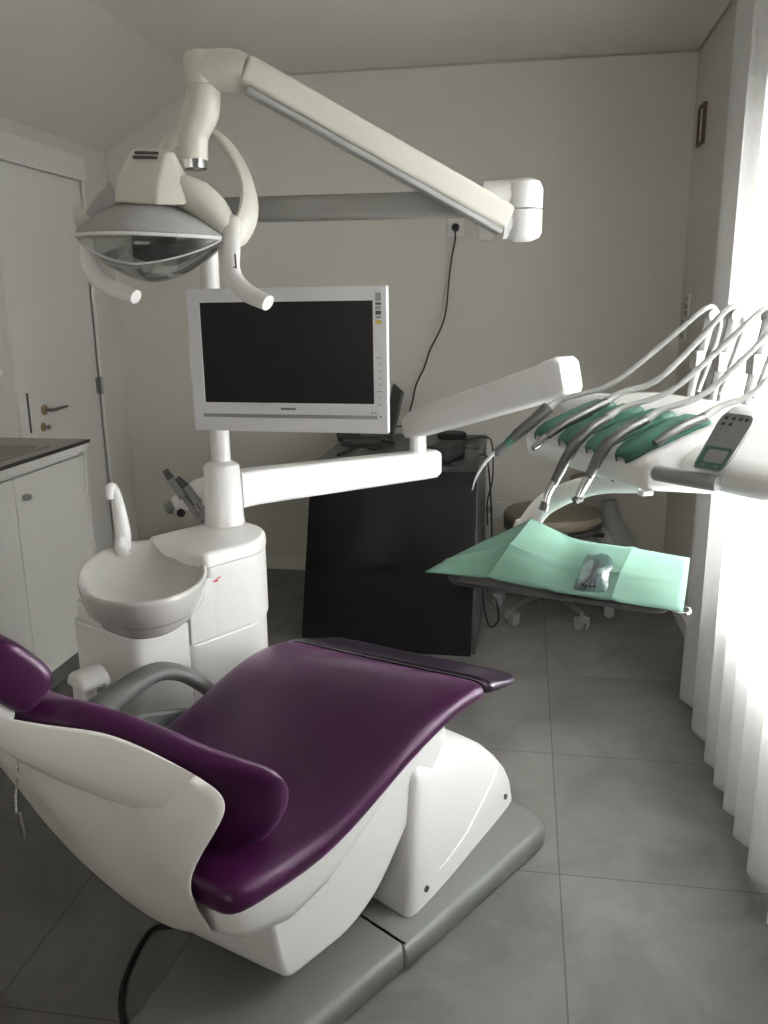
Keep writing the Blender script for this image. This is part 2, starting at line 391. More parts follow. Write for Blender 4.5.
wt = MB().box(XL, SX0, .88, CE + .01, CT - .04, CT).box(SX1, CX + .015, .88, CE + .01, CT - .04, CT)
wt.box(SX0, SX1, .88, SY0, CT - .04, CT).box(SX0, SX1, SY1, CE + .01, CT - .04, CT)
wo = wt.build('worktop', 'countertop', at=(CX - .2, 2.2, CT)); tag(wo, 'grey worktop with thin dark edge on the white cabinet', 'worktop')
MB().box(CX + .015, CX + .018, .88, CE + .01, CT - .013, CT).build('dark_edge_band', 'darkedge', wo)
MB().box(CX + .015, CX + .018, .88, CE + .01, CT - .04, CT - .0135).build('pale_edge_band', 'trimw', wo)
def rr(x0, x1, y0, y1, z, r): return [V((a, b, z)) for a, b in rpoly([(x0, y0), (x1, y0), (x1, y1), (x0, y1)], r, 4)]
sk = MB().loft([rr(SX0 - .025, SX1 + .025, SY0 - .025, SY1 + .025, CT + .001, .03), rr(SX0 - .02, SX1 + .02, SY0 - .02, SY1 + .02, CT + .008, .03),
                rr(SX0 + .005, SX1 - .005, SY0 + .005, SY1 - .005, CT + .004, .03), rr(SX0 + .02, SX1 - .02, SY0 + .02, SY1 - .02, CT - .1, .05),
                rr(SX0 + .05, SX1 - .05, SY0 + .05, SY1 - .05, CT - .12, .05)], caps=False)
sko = sk.build('sink', 'steel', at=(-1.92, 2.4, CT), angle=50); tag(sko, 'stainless steel sink set into the worktop', 'sink')
sko.data.polygons
MB().add(rr(SX0 + .05, SX1 - .05, SY0 + .05, SY1 - .05, CT - .12, .05), [tuple(range(20))]).build('sink_bottom', 'steel', sko)
tip = atx(1, 375, -1.87)
fa = thing('tap', (-2.105, tip.y - .03, CT), 'white tap at the sink on the picture edge', 'tap')
MB().lathe(V((-2.105, tip.y - .03, CT)), UP, [(.025, 0), (.025, .02), (.016, .03), (.014, .16)], 18).build('tap_body', 'white', fa)
MB().tube([V((-2.105, tip.y - .03, CT + .14)), V((-2.09, tip.y - .03, CT + .25)), V((-2.0, tip.y - .02, tip.z + .06)), V((-1.9, tip.y - .008, tip.z + .03)), tip], [.013, .012, .012, .011, .010], 12, smooth=4).build('tap_spout', 'white', fa)

# ------------------------------------------------------------------ black desk with things on it
DZT = .806; DYF, DYB_ = 3.236, 4.06
desk = thing('desk', (-.5, 3.6, 0), 'black glossy desk with a solid front panel behind the dental chair', 'desk')
xl_t, xl_b, xr_t, xr_b = -.845, -.915, -.168, -.186
MB().add([V((x, y, z)) for y in (DYF, DYF + .025) for x, z in ((xl_b, 0), (xr_b, 0), (xr_t, DZT - .022), (xl_t, DZT - .022))],
         [(0, 1, 2, 3), (7, 6, 5, 4), (0, 4, 5, 1), (1, 5, 6, 2), (2, 6, 7, 3), (3, 7, 4, 0)]).build('front_panel', 'black', desk, bevel=.002)
MB().box(xl_t, xr_t + .002, DYF - .004, DYB_, DZT - .02, DZT).build('desk_top', 'desktop', desk, bevel=.002)
MB().box(xr_t - .03, xr_t, DYB_ - .06, DYB_ - .03, 0, DZT - .02).build('desk_leg', 'greymid', desk)
MB().box(xl_t + .0, xl_t + .03, DYB_ - .06, DYB_ - .03, 0, DZT - .02).build('desk_leg', 'greymid', desk)
MB().box(xr_t - .024, xr_t - .002, DYF + .026, DYB_ - .061, .0, DZT - .02).build('side_panel', 'greydark', desk)
# laptop
lb = atz(394, 437, DZT + .012); lt = atplane(402, 405, (lb.x + .03, lb.y - .02), (0, 1, 0))
lap = thing('laptop', (lb.x - .15, lb.y + .05, DZT), 'open dark laptop on the desk half hidden by the monitor', 'laptop')
ld = V((-.25, .968, 0)).normalized()          # direction of the hinge, away from the viewer
ls = V((ld.y, -ld.x, 0))                      # to the right
near = V((lb.x, lb.y - .03, DZT))
MB().obox(near, ld, -ls, UP, 0, .42, 0, .26, .001, .018).build('laptop_base', 'blackm', lap, bevel=.004)
MB().obox(near, ld, -ls, UP, .04, .38, .04, .15, .018, .0205).build('laptop_keys', 'greydark', lap)
lu = (UP*.97 + ls*.24).normalized(); lw = lu.cross(ld)
sc_ = MB().obox(near + UP*.018, ld, lu, lw, 0, .42, 0, .215, -.006, .006).build('laptop_lid', 'greydark', lap, bevel=.003)
s_side = -1 if lw.dot(ls) > 0 else 1
MB().obox(near + UP*.018, ld, lu, lw*s_side, .012, .408, .015, .203, .0062, .0075).build('laptop_screen', 'screen', lap)
# round hub, adapter
p = atz(452, 438, DZT)
ro = MB().lathe(p, UP, [(.065, 0), (.07, .006), (.07, .02), (.062, .028), (.02, .03)], 26).build('cable_hub', 'blackm', at=p); tag(ro, 'round flat black hub on the right rear of the black desk', 'hub')
p = atz(446, 458, DZT)
ad = thing('power_adapter', p, 'black box-shaped power adapter at the desk front right', 'adapter')
MB().obox(p, V((.96, -.28, 0)), V((.28, .96, 0)), UP, -.05, .05, -.1, .1, 0, .06).build('adapter_body', 'blackm', ad, bevel=.01)
MB().tube([p + V((.03, .1, .03)), p + V((.05, .16, .02)), p + V((.12, .2, .007)), atz(476, 448, DZT + .007)], .004, 8, smooth=4).build('adapter_lead', 'blackm', ad)
for i, (pp, lab) in enumerate((([(362, 440), (372, 436), (384, 432), (391, 428)], 'tangled black lead on the desk left of the laptop, upper one'),
                          ([(350, 447), (364, 444), (380, 441), (394, 443)], 'tangled black lead on the desk under the laptop, middle one'),
                          ([(338, 455), (350, 450), (362, 446), (372, 449), (382, 447)], 'tangled black lead on the desk near the front left corner'))):
    q = [atz(x, y, DZT + .006) for x, y in pp]
    tag(MB().tube(q, .0055, 8, smooth=5).build('desk_lead', 'blackm', at=q[0]), lab, 'lead', 'loose leads on the desk')
kb = atz(362, 445, DZT)
tag(MB().obox(kb, V((.99, .1, 0)), V((-.1, .99, 0)), UP, -.09, .09, -.05, .05, .002, .022).build('keyboard', 'blackm', at=kb, bevel=.004), 'low black keyboard lying on the desk behind the white arm', 'keyboard')
q = [atz(452, 463, DZT + .006), atz(468, 462, DZT + .007), V((xr_t + .012, 3.50, DZT + .004)), V((xr_t + .03, 3.50, .76)), V((xr_t + .045, 3.50, .6)), V((xr_t + .05, 3.51, .4)), V((xr_t + .03, 3.50, .26)), V((xr_t + .02, 3.49, .22)), V((xr_t + .07, 3.47, .18)), V((xr_t + .09, 3.46, .09)), V((xr_t + .05, 3.46, .05)), V((xr_t + .02, 3.48, .16)), V((xr_t + .015, 3.50, .24))]
tag(MB().tube(q, .0042, 8, smooth=5).build('hanging_cable', 'blackm', at=q[3]), 'thin black cable looping down the right side of the desk', 'cable')
q = [atz(462, 440, DZT + .01), V((xr_t + .0, 3.93, DZT + .008)), V((xr_t + .03, 3.93, DZT - .03)), V((xr_t + .035, 3.93, .62)), V((xr_t + .012, 3.93, .5)), V((xr_t + .014, 3.95, .38))]
tag(MB().tube(q, .004, 8, smooth=5).build('hanging_cable', 'blackm', at=q[1]), 'black cable from the round hub down the desk back corner', 'cable')

# ------------------------------------------------------------------ stool
SP = V((.150, 3.80, 0))
stl = thing('dental_stool', SP, 'beige round dental stool on castors behind the instrument tray', 'stool')
MB().lathe(SP + UP*.0, UP, [(.17, .435), (.205, .44), (.222, .455), (.226, .478), (.215, .497), (.17, .508), (.05, .512)], 36).build('seat_pad', 'stool', stl)
MB().lathe(SP, UP, [(.21, .415), (.222, .42), (.224, .442), (.20, .446)], 36).build('seat_rim', 'greydark', stl)
MB().lathe(SP, UP, [(.045, .10), (.045, .13), (.028, .14), (.028, .30), (.02, .305), (.02, .40), (.09, .405), (.09, .418)], 20).build('gas_column', 'chrome', stl)
MB().obox(SP + UP*.40, V((.95, -.3, 0)), V((.3, .95, 0)), UP, .05, .24, -.02, .02, 0, .012).build('height_lever', 'blackm', stl, bevel=.003)
cas = [atz(513, 620, .03), atz(585, 630, .03), atz(617, 612, .03), atz(504, 594, .03), V((.31, 4.0, .03))]
for cpt in (V((-.018, 3.625, 0)), V((.285, 3.60, 0)), V((.42, 3.78, 0)), V((-.085, 3.87, 0)), V((.20, 4.08, 0))):
    dd = (cpt - SP).normalized()
    lg = MB().tube([SP + dd*.03 + UP*.115, SP + dd*.12 + UP*.10, cpt + UP*.075], [.02, .016, .012], 10, flat=(.8, 1)).build('leg', 'steel', stl)
    sd = V((-dd.y, dd.x, 0))
    ck = MB().tube([cpt + UP*.085, cpt + UP*.05], .007, 8).obox(cpt, dd, sd, UP, -.02, .028, -.028, .028, .035, .06).build('castor_fork', 'greymid', lg, bevel=.008)
    for sgn in (-1, 1):
        MB().lathe(cpt + dd*.004 + sd*(.017*sgn) + UP*.026, sd, [(.012, -.009), (.024, -.008), (.026, 0), (.024, .008), (.012, .009)], 16).build('castor_wheel', 'greymid', lg)
bp0 = SP + V((.10, .10, .40))
col_pts = [bp0, SP + V((.20, .12, .385)), aty(624, 556, 3.95), aty(619, 540, 3.95), aty(612, 522, 3.95), aty(608, 500, 3.96)]
MB().tube(col_pts, [.02, .03, .062, .066, .045, .040], 12, flat=(1, 1), smooth=4).build('backrest_bracket', 'greymid', stl)
pc = aty(600, 483, 3.97)
MB().lathe(pc - UP*.035, UP, [(.10, 0), (.135, .012), (.145, .035), (.135, .06), (.09, .07)], 28).build('backrest_pad', 'stool', stl)

# ------------------------------------------------------------------ dental chair: s along the chair (to the feet), t across, z up
ANG = radians(33)
CA = V((sin(ANG), cos(ANG), 0)); CN = V((CA.y, -CA.x, 0))
def C(s, t, z): return CA*s + CN*(t - 1.28) + UP*z
chair = thing('dental_chair', C(1.1, 0, 0), 'purple reclined dental chair with white shell and grey base', 'dental chair')
def plan(poly, z): return [C(a, b, z) for a, b in poly]
def plate_part(poly, name, m, par, hgt=.06, r=.02):
    cx = sum(p[0] for p in poly)/len(poly); cy = sum(p[1] for p in poly)/len(poly)
    def off(d):
        out = []
        for i in range(len(poly)):
            a, b, c_ = V((*poly[i-1], 0)), V((*poly[i], 0)), V((*poly[(i+1) % len(poly)], 0))
            tn = (c_ - a).normalized(); nn = V((tn.y, -tn.x, 0))
            if nn.dot(b - V((cx, cy, 0))) < 0: nn = -nn
            q = b - nn*d; out.append((q.x, q.y))
        return out
    return MB().loft([plan(off(.006), .001), plan(off(0), .008), plan(off(0), hgt - r), plan(off(r*.3), hgt - r*.3), plan(off(r), hgt)]).build(name, m, par, angle=50)
rear = rpoly([(.50, .02), (.50, .255), (1.215, .262), (1.215, -.22), (.92, -.16), (.66, -.03)], [.08, .1, .012, .012, .25, .2], 8)
front = rpoly([(1.152, -.268), (1.152, .268), (1.79, .262), (1.80, -.262)], [.012, .014, .10, .10], 8)
plate_part(rear, 'base_rear_plate', 'greybase', chair, .0594); plate_part(front, 'base_front_plate', 'greybase', chair)
# white cover on the base
def csec(s, w, top, r=.05, z0=.058):
    p = [(-w - .012, z0), (w + .012, z0), (w, top), (-w, top)]
    rp = rpoly(p, [.004, .004, r, r], 6)
    return [C(s + .10*(z - .06) if s < 1.3 else s, t, z) for t, z in rp]
cov = [csec(s, wd, tp, rd) for s, wd, tp, rd in ((1.232, .185, .40, .03), (1.240, .196, .418, .04), (1.262, .199, .426, .05), (1.34, .190, .418, .06), (1.42, .178, .403, .06), (1.50, .164, .38, .06), (1.58, .150, .34, .06),
        (1.65, .138, .29, .055), (1.71, .127, .235, .05), (1.755, .118, .185, .045), (1.782, .110, .145, .04), (1.797, .100, .11, .03), (1.803, .088, .085, .02))]
MB().loft(cov).build('base_cover', 'white', chair, angle=70)
cvp = []
for s in (1.31, 1.36, 1.42, 1.47): cvp.append([C(s, t, interp(s, ((1.26, .426), (1.34, .418), (1.42, .403), (1.50, .38))) + dz) for t, dz in ((-.10, -.004), (-.10, .006), (.105, .006), (.105, -.004))])
MB().loft(cvp).build('cover_hatch', 'white', chair, bevel=.008)
for s, t, z in ((1.30, .203, .10), (1.735, .128, .10)):
    MB().lathe(C(s, t, z), CN, [(.008, 0), (.008, .006), (.004, .007)], 12).build('cover_screw', 'greydark', chair)
gw = ((1.232, .185), (1.34, .190), (1.50, .164), (1.65, .138), (1.71, .127), (1.755, .118))
MB().tube([C(s, interp(s, gw) + o_, z) for s, z, o_ in ((1.705, .215, .001), (1.67, .20, .003), (1.60, .165, .006), (1.50, .13, .009), (1.40, .115, .010), (1.335, .112, .0095))], [.002, .0035, .0035, .0035, .003, .001], 8, smooth=5).build('cover_ridge', 'white', chair)
# lower link box under the seat
def box_profile(poly, hw, r, name, m, bev, sk=0):
    rp = rpoly(poly, r, 5)
    return MB().loft([[C(s + sk*t, t, z) for s, z in rp] for t in (-hw*(1 + sk), hw)]).build(name, m, chair, bevel=bev, bseg=4)
box_profile([(.825, .19), (.845, .115), (1.03, .12), (1.12, .165), (1.22, .28), (1.36, .43), (1.36, .52), (1.05, .45), (.80, .36)], .185, [.04, .03, .06, .05, .03, .03, .02, .02, .04], 'lift_housing', 'white', .045, .22)
box_profile([(1.00, .20), (1.16, .10), (1.24, .10), (1.26, .30), (1.10, .35)], .12, .02, 'lift_link', 'greymid', .01)
# seat shell
TOP = [(.64, .492), (.72, .498), (.80, .497), (.88, .497), (.96, .512), (1.04, .543), (1.12, .578), (1.19, .603), (1.26, .619), (1.32, .622), (1.38, .612), (1.50, .575)]
def CS(s, t, z):
    k_ = min(1, max(0, (s - 1.0)/.37)); k_ = k_*k_*(3 - 2*k_)
    return C(s + .045*k_*t/.29, t, z + .012*k_*t/.29)
def sup(w, zt, th, dish, n=28, e1=.32, e2=.75):
    out = []
    for k in range(n):
        a = 2*pi*k/n + pi/n; ct, st_ = cos(a), sin(a)
        t = w*sgp(ct, e1); z = zt - th/2 + th/2*sgp(st_, e2)
        if st_ > 0: z -= dish*max(0, 1 - (t/w)**2*1.15)
        out.append((t, z))
    return out
sh = []
for s, wd, dep in ((.705, .20, .07), (.72, .235, .10), (.76, .25, .13), (.85, .255, .15), (.95, .255, .14), (1.05, .25, .12), (1.15, .245, .10), (1.25, .24, .085), (1.33, .23, .06), (1.38, .21, .03)):
    zt = smooth_interp(s, TOP) - .055
    sh.append([CS(s, t, z) for t, z in sup(wd, zt, dep, 0, 24, .4, .6)])
MB().loft(sh).build('seat_shell', 'white', chair, angle=70)
secs = []
for s, k, th in ((.684, .78, .035), (.690, .91, .06), (.703, .975, .075), (.73, 1, .082), (.78, 1, .082), (.86, 1, .082), (.94, 1, .08), (1.02, 1, .08), (1.10, 1, .08), (1.17, 1, .078), (1.24, 1, .074), (1.31, 1, .066), (1.36, .998, .06), (1.372, .992, .055)):
    secs.append([CS(s, t, z) for t, z in sup(.292*k, smooth_interp(s, TOP) - (.082 - th)*.4, th, .012)])
MB().loft(secs).build('seat_cushion', 'purple', chair, sub=1)
secs = []
for s, k, th in ((1.373, .992, .05), (1.38, .998, .055), (1.41, .995, .05), (1.45, .985, .044), (1.49, .965, .036), (1.505, .94, .026), (1.512, .90, .012)):
    secs.append([CS(s, t, z) for t, z in sup(.292*k, smooth_interp(s, TOP) - .004, th, .004)])
MB().loft(secs).build('foot_pad', 'purple_dark', chair, sub=1, label='darker purple foot end pad')
seam = [CS(1.3725, t, z + (.0006 if z > .58 else 0)) for t, z in sup(.2935, smooth_interp(1.372, TOP) - .010, .057, .008, 40)]
MB().tube([p for p in seam[2:18]], .0013, 6).build('foot_seam', 'greymid', chair)
# backrest frame: v up the back, t across, nr towards the patient
def B(v, t, nr): return C(.80 - .63*v + .777*nr, t, .46 + .777*v + .63*nr)
PW = [(-.03, .17), (.0, .215), (.05, .258), (.10, .280), (.15, .282), (.20, .260), (.26, .224), (.32, .192), (.38, .158), (.43, .122), (.45, .10), (.47, .075), (.485, .04)]
PC = [(0, 1.9), (.2, 1.9), (.3, 1.9), (.4, 2.1), (.5, 1.5)]
PO = [(.0, -.032), (.12, -.030), (.22, -.014), (.3, .002), (.4, .002), (.5, -.012)]
secs = []
for i in range(22):
    v = -.03 + .515*i/21; wd = smooth_interp(v, PW)
    th = .085*min(1, max(.25, (i + .5)/2.5), max(.3, (21.6 - i)/2.5))
    ring = []
    for k in range(28):
        a = 2*pi*k/28 + pi/28; t = wd*sgp(cos(a), .45); pc = interp(v, PC)
        if t < 0: t *= .80; pc *= .35
        ring.append(B(v, t, pc*t*t + interp(v, PO) - (.012 if t < 0 and v > .15 else 0)*min(1, abs(t)/.08) + th/2*sgp(sin(a), .7)))
    secs.append(ring)
MB().loft(secs).build('backrest_cushion', 'purple', chair, sub=1)
SW = [(-.048, .10), (-.04, .145), (-.026, .19), (-.008, .218), (.012, .229), (.05, .226), (.10, .223), (.135, .231), (.155, .248), (.18, .264), (.22, .264), (.26, .252), (.33, .216), (.41, .166), (.48, .125), (.54, .095), (.57, .075)]
SE = [(-.085, -.17), (-.06, -.162), (-.03, -.145), (.0, -.132), (.05, -.115), (.10, -.092), (.13, -.060), (.155, .010), (.175, .052), (.20, .074), (.24, .081), (.30, .074), (.36, .060), (.41, .040), (.48, -.004), (.57, -.05)]
SB = [(-.05, .160), (-.03, .172), (.0, .178), (.08, .170), (.178, .150), (.30, .118), (.41, .095), (.50, .088), (.57, .075)]
secs = []
for i in range(40):
    v = -.048 + .618*i/39; wd = smooth_interp(v, SW); b = smooth_interp(v, SB)
    ring = []; n = 25
    edge = smooth_interp(v, SE)
    front_ = lambda t: min(edge + .008, 1.10*t*t - .080) if v > .15 else min(edge + .004, -.075)
    for k in range(n):
        x = -1 + 2*k/(n-1); x = sgp(x, .5); t = wd*x*(1 if x > 0 else .74); e2 = edge if x > 0 else min(edge, .0) - .045
        ring.append(B(v, t, -b + (max(e2, -b + .02) + b)*abs(x)**interp(v, ((-.05, 2.2), (.05, 3.2), (.14, 5.5), (.32, 5.0), (.48, 2.4)))))
    for k in range(n - 2):
        x = 1 - 2*(k + 1)/(n - 1); t = wd*x*(.97 if x > 0 else .72); e2 = edge if x > 0 else min(edge, .0) - .045
        ring.append(B(v, t, max(min(front_(t), e2 + .008), -b + .02)))
    secs.append(ring)
MB().loft(secs).build('backrest_shell', 'shell', chair, sub=1)
# headrest
HV, HN = .542, .018
def capsule_t(v0, n0, hv, hn, tw, exps=(.6, .6)):
    secs = []
    for x, k in ((-1, .45), (-.985, .7), (-.94, .88), (-.8, .97), (-.4, 1), (0, 1), (.4, 1), (.8, .97), (.94, .88), (.985, .7), (1, .45)):
        secs.append([B(v0 + hv*k*sgp(cos(2*pi*j/20), exps[0]), tw*x, n0 + hn*k*sgp(sin(2*pi*j/20), exps[1]) + .5*(tw*x)**2) for j in range(20)])
    return MB().loft(secs)
capsule_t(HV + .012, HN, .068, .045, .115).build('headrest_cushion', 'purple', chair, sub=1)
capsule_t(HV + .01, HN - .058, .058, .03, .098).build('headrest_shell', 'white', chair, sub=1)
MB().obox(B(.49, 0, -.03), CN, V(CA)*-.63 + UP*.777, V(CA)*.777 + UP*.63, -.04, .04, -.03, .07, -.02, .012).build('headrest_bracket', 'greydark', chair, bevel=.008)
# armrest
MB().tube([C(.66, -.345, .50), C(.78, -.35, .545), C(.88, -.35, .580), C(.965, -.35, .598), C(1.03, -.345, .578), C(1.085, -.33, .53), C(1.115, -.31, .485), C(1.12, -.27, .46)],
          [.034, .034, .031, .027, .025, .023, .022, .022], 14, flat=(.8, 1.15), smooth=5).build('armrest', 'greyarm', chair)
MB().loft([[C(s, t, z) for s, z in ((.66, .44), (.66, .50), (.80, .525), (.92, .53), (1.02, .50), (1.06, .46), (.90, .42))] for t in (-.315, -.30)]).build('armrest_side_plate', 'greyarm', chair, bevel=.006)
# bead chain with clip
ctop = B(.60, .075, -.055); 
ch = thing('napkin_chain', ctop, 'thin metal bead chain with clip hanging from the headrest', 'chain')
mbc = MB(); cp = []
p0 = atplane(15, 735, C(.458, .10, 0), CA); p1 = atplane(18, 812, C(.45, .10, 0), CA)
for i in range(30):
    t = i/29; q = p0.lerp(p1, t) + V((.003*sin(t*5), 0, 0)); cp.append(q)
    mbc.ball(q, .0022, 6)
mbc.tube(cp, .0006, 5)
mbc.build('bead_chain', 'chrome', ch)
MB().obox(p1, EX, UP, EY, -.004, .004, -.028, 0, -.003, .003).obox(p1 + V((.003, 0, -.02)), (EX*.8 + UP*-.6).normalized(), UP, EY, -.005, .004, -.025, .002, -.003, .003).build('napkin_clip', 'steel', ch, bevel=.001)

# ------------------------------------------------------------------ dental unit with spittoon (u = unit coordinates s, n)
def U(s, n, z): return CA*s + CN*n + UP*z
unit = thing('dental_unit', U(1.3, -1.81, 0), 'white dental unit column with spittoon beside the chair', 'dental unit')
def ucol(poly, zs, name, m='white', bev=.006):
    return MB().loft([[U(a, b, z) for a, b in poly] for z in zs]).build(name, m, unit, bevel=bev)
main = rpoly([(1.115, -1.94), (1.115, -1.692), (1.345, -1.692), (1.435, -1.77), (1.445, -1.90), (1.41, -1.94)], [.02, .02, .05, .06, .05, .03], 5)
ucol(main, (.03, .60), 'unit_body')
up_ = rpoly([(1.175, -1.946), (1.175, -1.686), (1.347, -1.686), (1.441, -1.767), (1.451, -1.903), (1.414, -1.946)], [.02, .02, .05, .06, .05, .03], 5)
MB().loft([[U(a, b, z) for a, b in up_] for z in (.602, .792)]).loft([[U(a, b, z) for a, b in ((1.113, -1.94), (1.113, -1.6865), (1.20, -1.6865), (1.20, -1.94))] for z in (.602, .705)]).loft([[U(a, b, z) for a, b in ((1.148, -1.72), (1.148, -1.6862), (1.20, -1.6862), (1.20, -1.72))] for z in (.70, .765)]).build('upper_panel', 'white', unit, bevel=.004)
cp_ = rpoly([(1.165, -1.948), (1.165, -1.684), (1.348, -1.684), (1.443, -1.766), (1.453, -1.904), (1.414, -1.948)], [.02, .02, .05, .06, .05, .03], 5)
MB().loft([[U(a, b, z) for a, b in cp_] for z in (.795, .815)] + [[U(1.285 + (a - 1.285)*k, -1.815 + (b + 1.815)*k, z) for a, b in cp_] for k, z in ((.985, .823), (.95, .829), (.90, .831))]).build('unit_cap', 'white', unit, angle=60)
lowc = rpoly([(.925, -1.96), (.955, -1.694), (1.112, -1.692), (1.112, -1.96)], [.06, .03, .005, .005], 6)
ucol(lowc, (.03, .665), 'front_column')
lp = rpoly([(.935, -1.965), (.95, -1.70), (1.09, -1.695), (1.09, -1.965)], [.07, .04, .005, .005], 6)
ucol(lp, (.667, .71), 'column_collar', bev=.01)
MB().obox(U(1.165, -1.6855, .752), CA, UP, CN, .025, .04, -.001, .003, 0, .001).obox(U(1.165, -1.6855, .752), (CA + UP*.35).normalized(), UP, CN, .03, .05, -.009, -.006, 0, .001).build('red_mark', 'red', unit, label='small red mark on the side')
# spittoon bowl
bc = V((-.908, 1.822, 0)); b1 = V((.45, -.893, 0)); b2 = V((.893, .45, 0))
def ell(k, z, shift=0, lift=0, n=40, ra=.222, rb=.152):
    out = []
    for j in range(n):
        a = 2*pi*j/n
        back = max(0, -cos(a)); x = ra*cos(a); y = rb*sin(a)*(1 + .10*back)
        out.append(bc + b1*(x*k + shift) + b2*(y*k) + UP*(z + lift*back**1.3))
    return out
rings = [ell(.40, .683, .02), ell(.60, .690, .02), ell(.74, .706, .015), ell(.80, .724, .01), ell(.815, .7285, .01), ell(.90, .731, .0), ell(.935, .738, 0), ell(.975, .765, 0, .004), ell(1.0, .792, 0, .02), ell(.995, .800, 0, .024), ell(.965, .803, 0, .024), ell(.93, .799, .0, .02),
         ell(.86, .780, .018, .012), ell(.74, .758, .035, .004), ell(.55, .742, .05), ell(.3, .734, .055), ell(.08, .731, .055)]
MB().loft(rings).build('spittoon_bowl', 'ceramic', unit, angle=0)
MB().lathe(bc + b1*.055 + UP*.732, UP, [(.022, 0), (.022, .003), (.012, .003)], 18).build('bowl_drain', 'steel', unit)
sb = atz(122, 553, .80)
MB().lathe(sb + UP*-.01, UP, [(.032, 0), (.032, .012), (.026, .016)], 22).build('spout_base', 'white', unit)
sdp = sb.y
MB().tube([sb + UP*0, aty(123, 535, sdp), aty(120, 515, sdp), aty(117, 500, sdp - .005), aty(113.5, 489, sdp - .02), aty(110.5, 487.5, sdp - .04), aty(109.5, 492, sdp - .05), aty(110, 499, sdp - .052)],
          [.023, .021, .018, .0155, .013, .012, .0115, .010], 14, smooth=5).build('cup_filler_spout', 'white', unit)
MB().tube([sb + b1*.02 + UP*.005, sb + b1*.028 + UP*.03, sb + b1*.024 + UP*.05], [.016, .018, .010], 12).build('bowl_flush_nozzle', 'white', unit)
# hose holder at the foot of the column
hp_ = atplane(103, 672, U(.905, -1.90, 0), CN)
hh = MB(); ring = []
for i in range(9):
    a = pi*i/8; ring.append((.043*cos(a), .043*sin(a)))
hh.prism(ring, hp_ - UP*.02, CN, UP, CA, -.075, .0)
hh.build('hose_holder', 'white', unit, bevel=.01)
for dx in (-.024, .008):
    MB().obox(hp_ + CN*dx - UP*.02 - CA*.05, CN, CA, UP, -.013, .013, -.014, .014, -.14, .015).build('holder_clip', 'white', unit, bevel=.006)
MB().tube([hp_ + CN*.04 - UP*.01 - CA*.03, hp_ + CN*.04 - UP*.10 - CA*.02, hp_ + CN*.03 - UP*.25], .011, 10).build('drain_hose', 'hose', unit)
# ------------------------------------------------------------------ assistant side arm with suction handpieces
POST = atz(225, 524, .83); PX, PY = POST.x, POST.y
az_ = thing('assistant_arm', (PX - .12, PY + .05, .831), 'short white assistant arm left of the monitor post', 'arm')
yA = PY + .10
pA, pB, pC = aty(236, 482, yA), aty(200, 492, yA), aty(168, 508, yA - .02)
MB().tube([pA, pB, aty(182, 502, yA), pC], [.038, .040, .03, .018], 14, flat=(1, .8), smooth=4).build('arm_body', 'white', az_)
MB().lathe(pC + V((.012, .01, .006)), (pC - pB).normalized(), [(.010, -.01), (.021, -.005), (.023, .012), (.019, .022), (.008, .024)], 20).build('end_knob', 'greymid', az_)
k2 = aty(181, 513, yA - .02); MB().ball(k2, .013, 12).build('lock_knob', 'blackm', az_)
MB().tube([aty(206, 507, yA + .02), V((aty(206, 520, yA).x, yA - .01, .81))], .012, 10).build('arm_stem', 'greymid', az_)
for (a0, a1, a2, lab) in (((165, 470), (171, 479), (184, 497), 'longer dark-tipped suction handpiece on the assistant arm'), ((177, 478), (186, 487), (198, 503), 'shorter grey suction handpiece on the assistant arm')):
    q0, q1, q2 = aty(*a0, yA - .03), aty(*a1, yA - .03), aty(*a2, yA - .035)
    sh_ = thing('suction_handpiece', q2, lab, 'suction handpiece', 'suction handpieces')
    MB().tube([q1, q2], [.012, .015], 12).build('handle', 'greymid', sh_)
    MB().tube([q0, q0.lerp(q1, .5), q1], [.009, .011, .012], 12).build('suction_tip', 'greydark', sh_)
    xx = q2.x + .03
    MB().tube([q2, q2.lerp(q1, -.4), V((xx + .012, yA - .05, q2.z - .05)), V((xx + .015, yA - .055, .838))], .008, 10, smooth=4).build('suction_hose', 'hose', sh_)

# ------------------------------------------------------------------ operating lamp on its pole
lamp = thing('operating_lamp', (PX, PY, .995), 'cream dental operating lamp on a jointed arm above the chair', 'lamp')
ZB = aty(380, 205, PY - .005).z
pole_top = V((PX + .03, PY - .03, ZB + .01))
pt = V((PX, PY, 0))
MB().lathe(V((PX, PY, 0)), UP, [(.027, .99), (.027, 1.2), (.025, 1.25), (.025, ZB - .02)], 24).build('lamp_pole', 'white', lamp)
eR = aty(520, 222, PY)
barL = V((PX - .02, PY, ZB)); barR = aty(508, 203, PY)
MB().obox(barL, (barR - barL).normalized(), EY, UP, -.04, (barR - barL).length, -.032, .032, -.030, .030).build('horizontal_arm', 'shadedarm', lamp, bevel=.014, bseg=4)
ub0, ub1 = aty(484, 196, PY), aty(522, 195, PY)
MB().tube([aty(484, 197, PY), aty(505, 196, PY), aty(520, 196, PY)], [.036, .038, .040], 18, flat=(1.0, 1.0)).lathe(aty(523, 209, PY), UP, [(.047, 0), (.048, .045), (.040, .062), (.022, .070)], 24).build('upper_elbow', 'white', lamp)
MB().lathe(aty(523, 209.5, PY) - UP*.075, UP, [(.022, 0), (.040, .008), (.047, .02), (.047, .072)], 24).tube([aty(502, 224, PY - .01), aty(522, 223, PY)], [.036, .036], 18).build('lower_elbow', 'white', lamp)
YL = 1.97
aL = aty(243, 73, YL - .015); aR = aty(507, 222, PY - .02)
ad_ = (aR - aL).normalized(); asd = ad_.cross(UP).normalized(); aup = asd.cross(ad_)
MB().obox(aL, ad_, asd, aup, 0, (aR - aL).length, -.027, .027, -.022, .038).build('spring_arm', 'cream', lamp, bevel=.010, bseg=4)
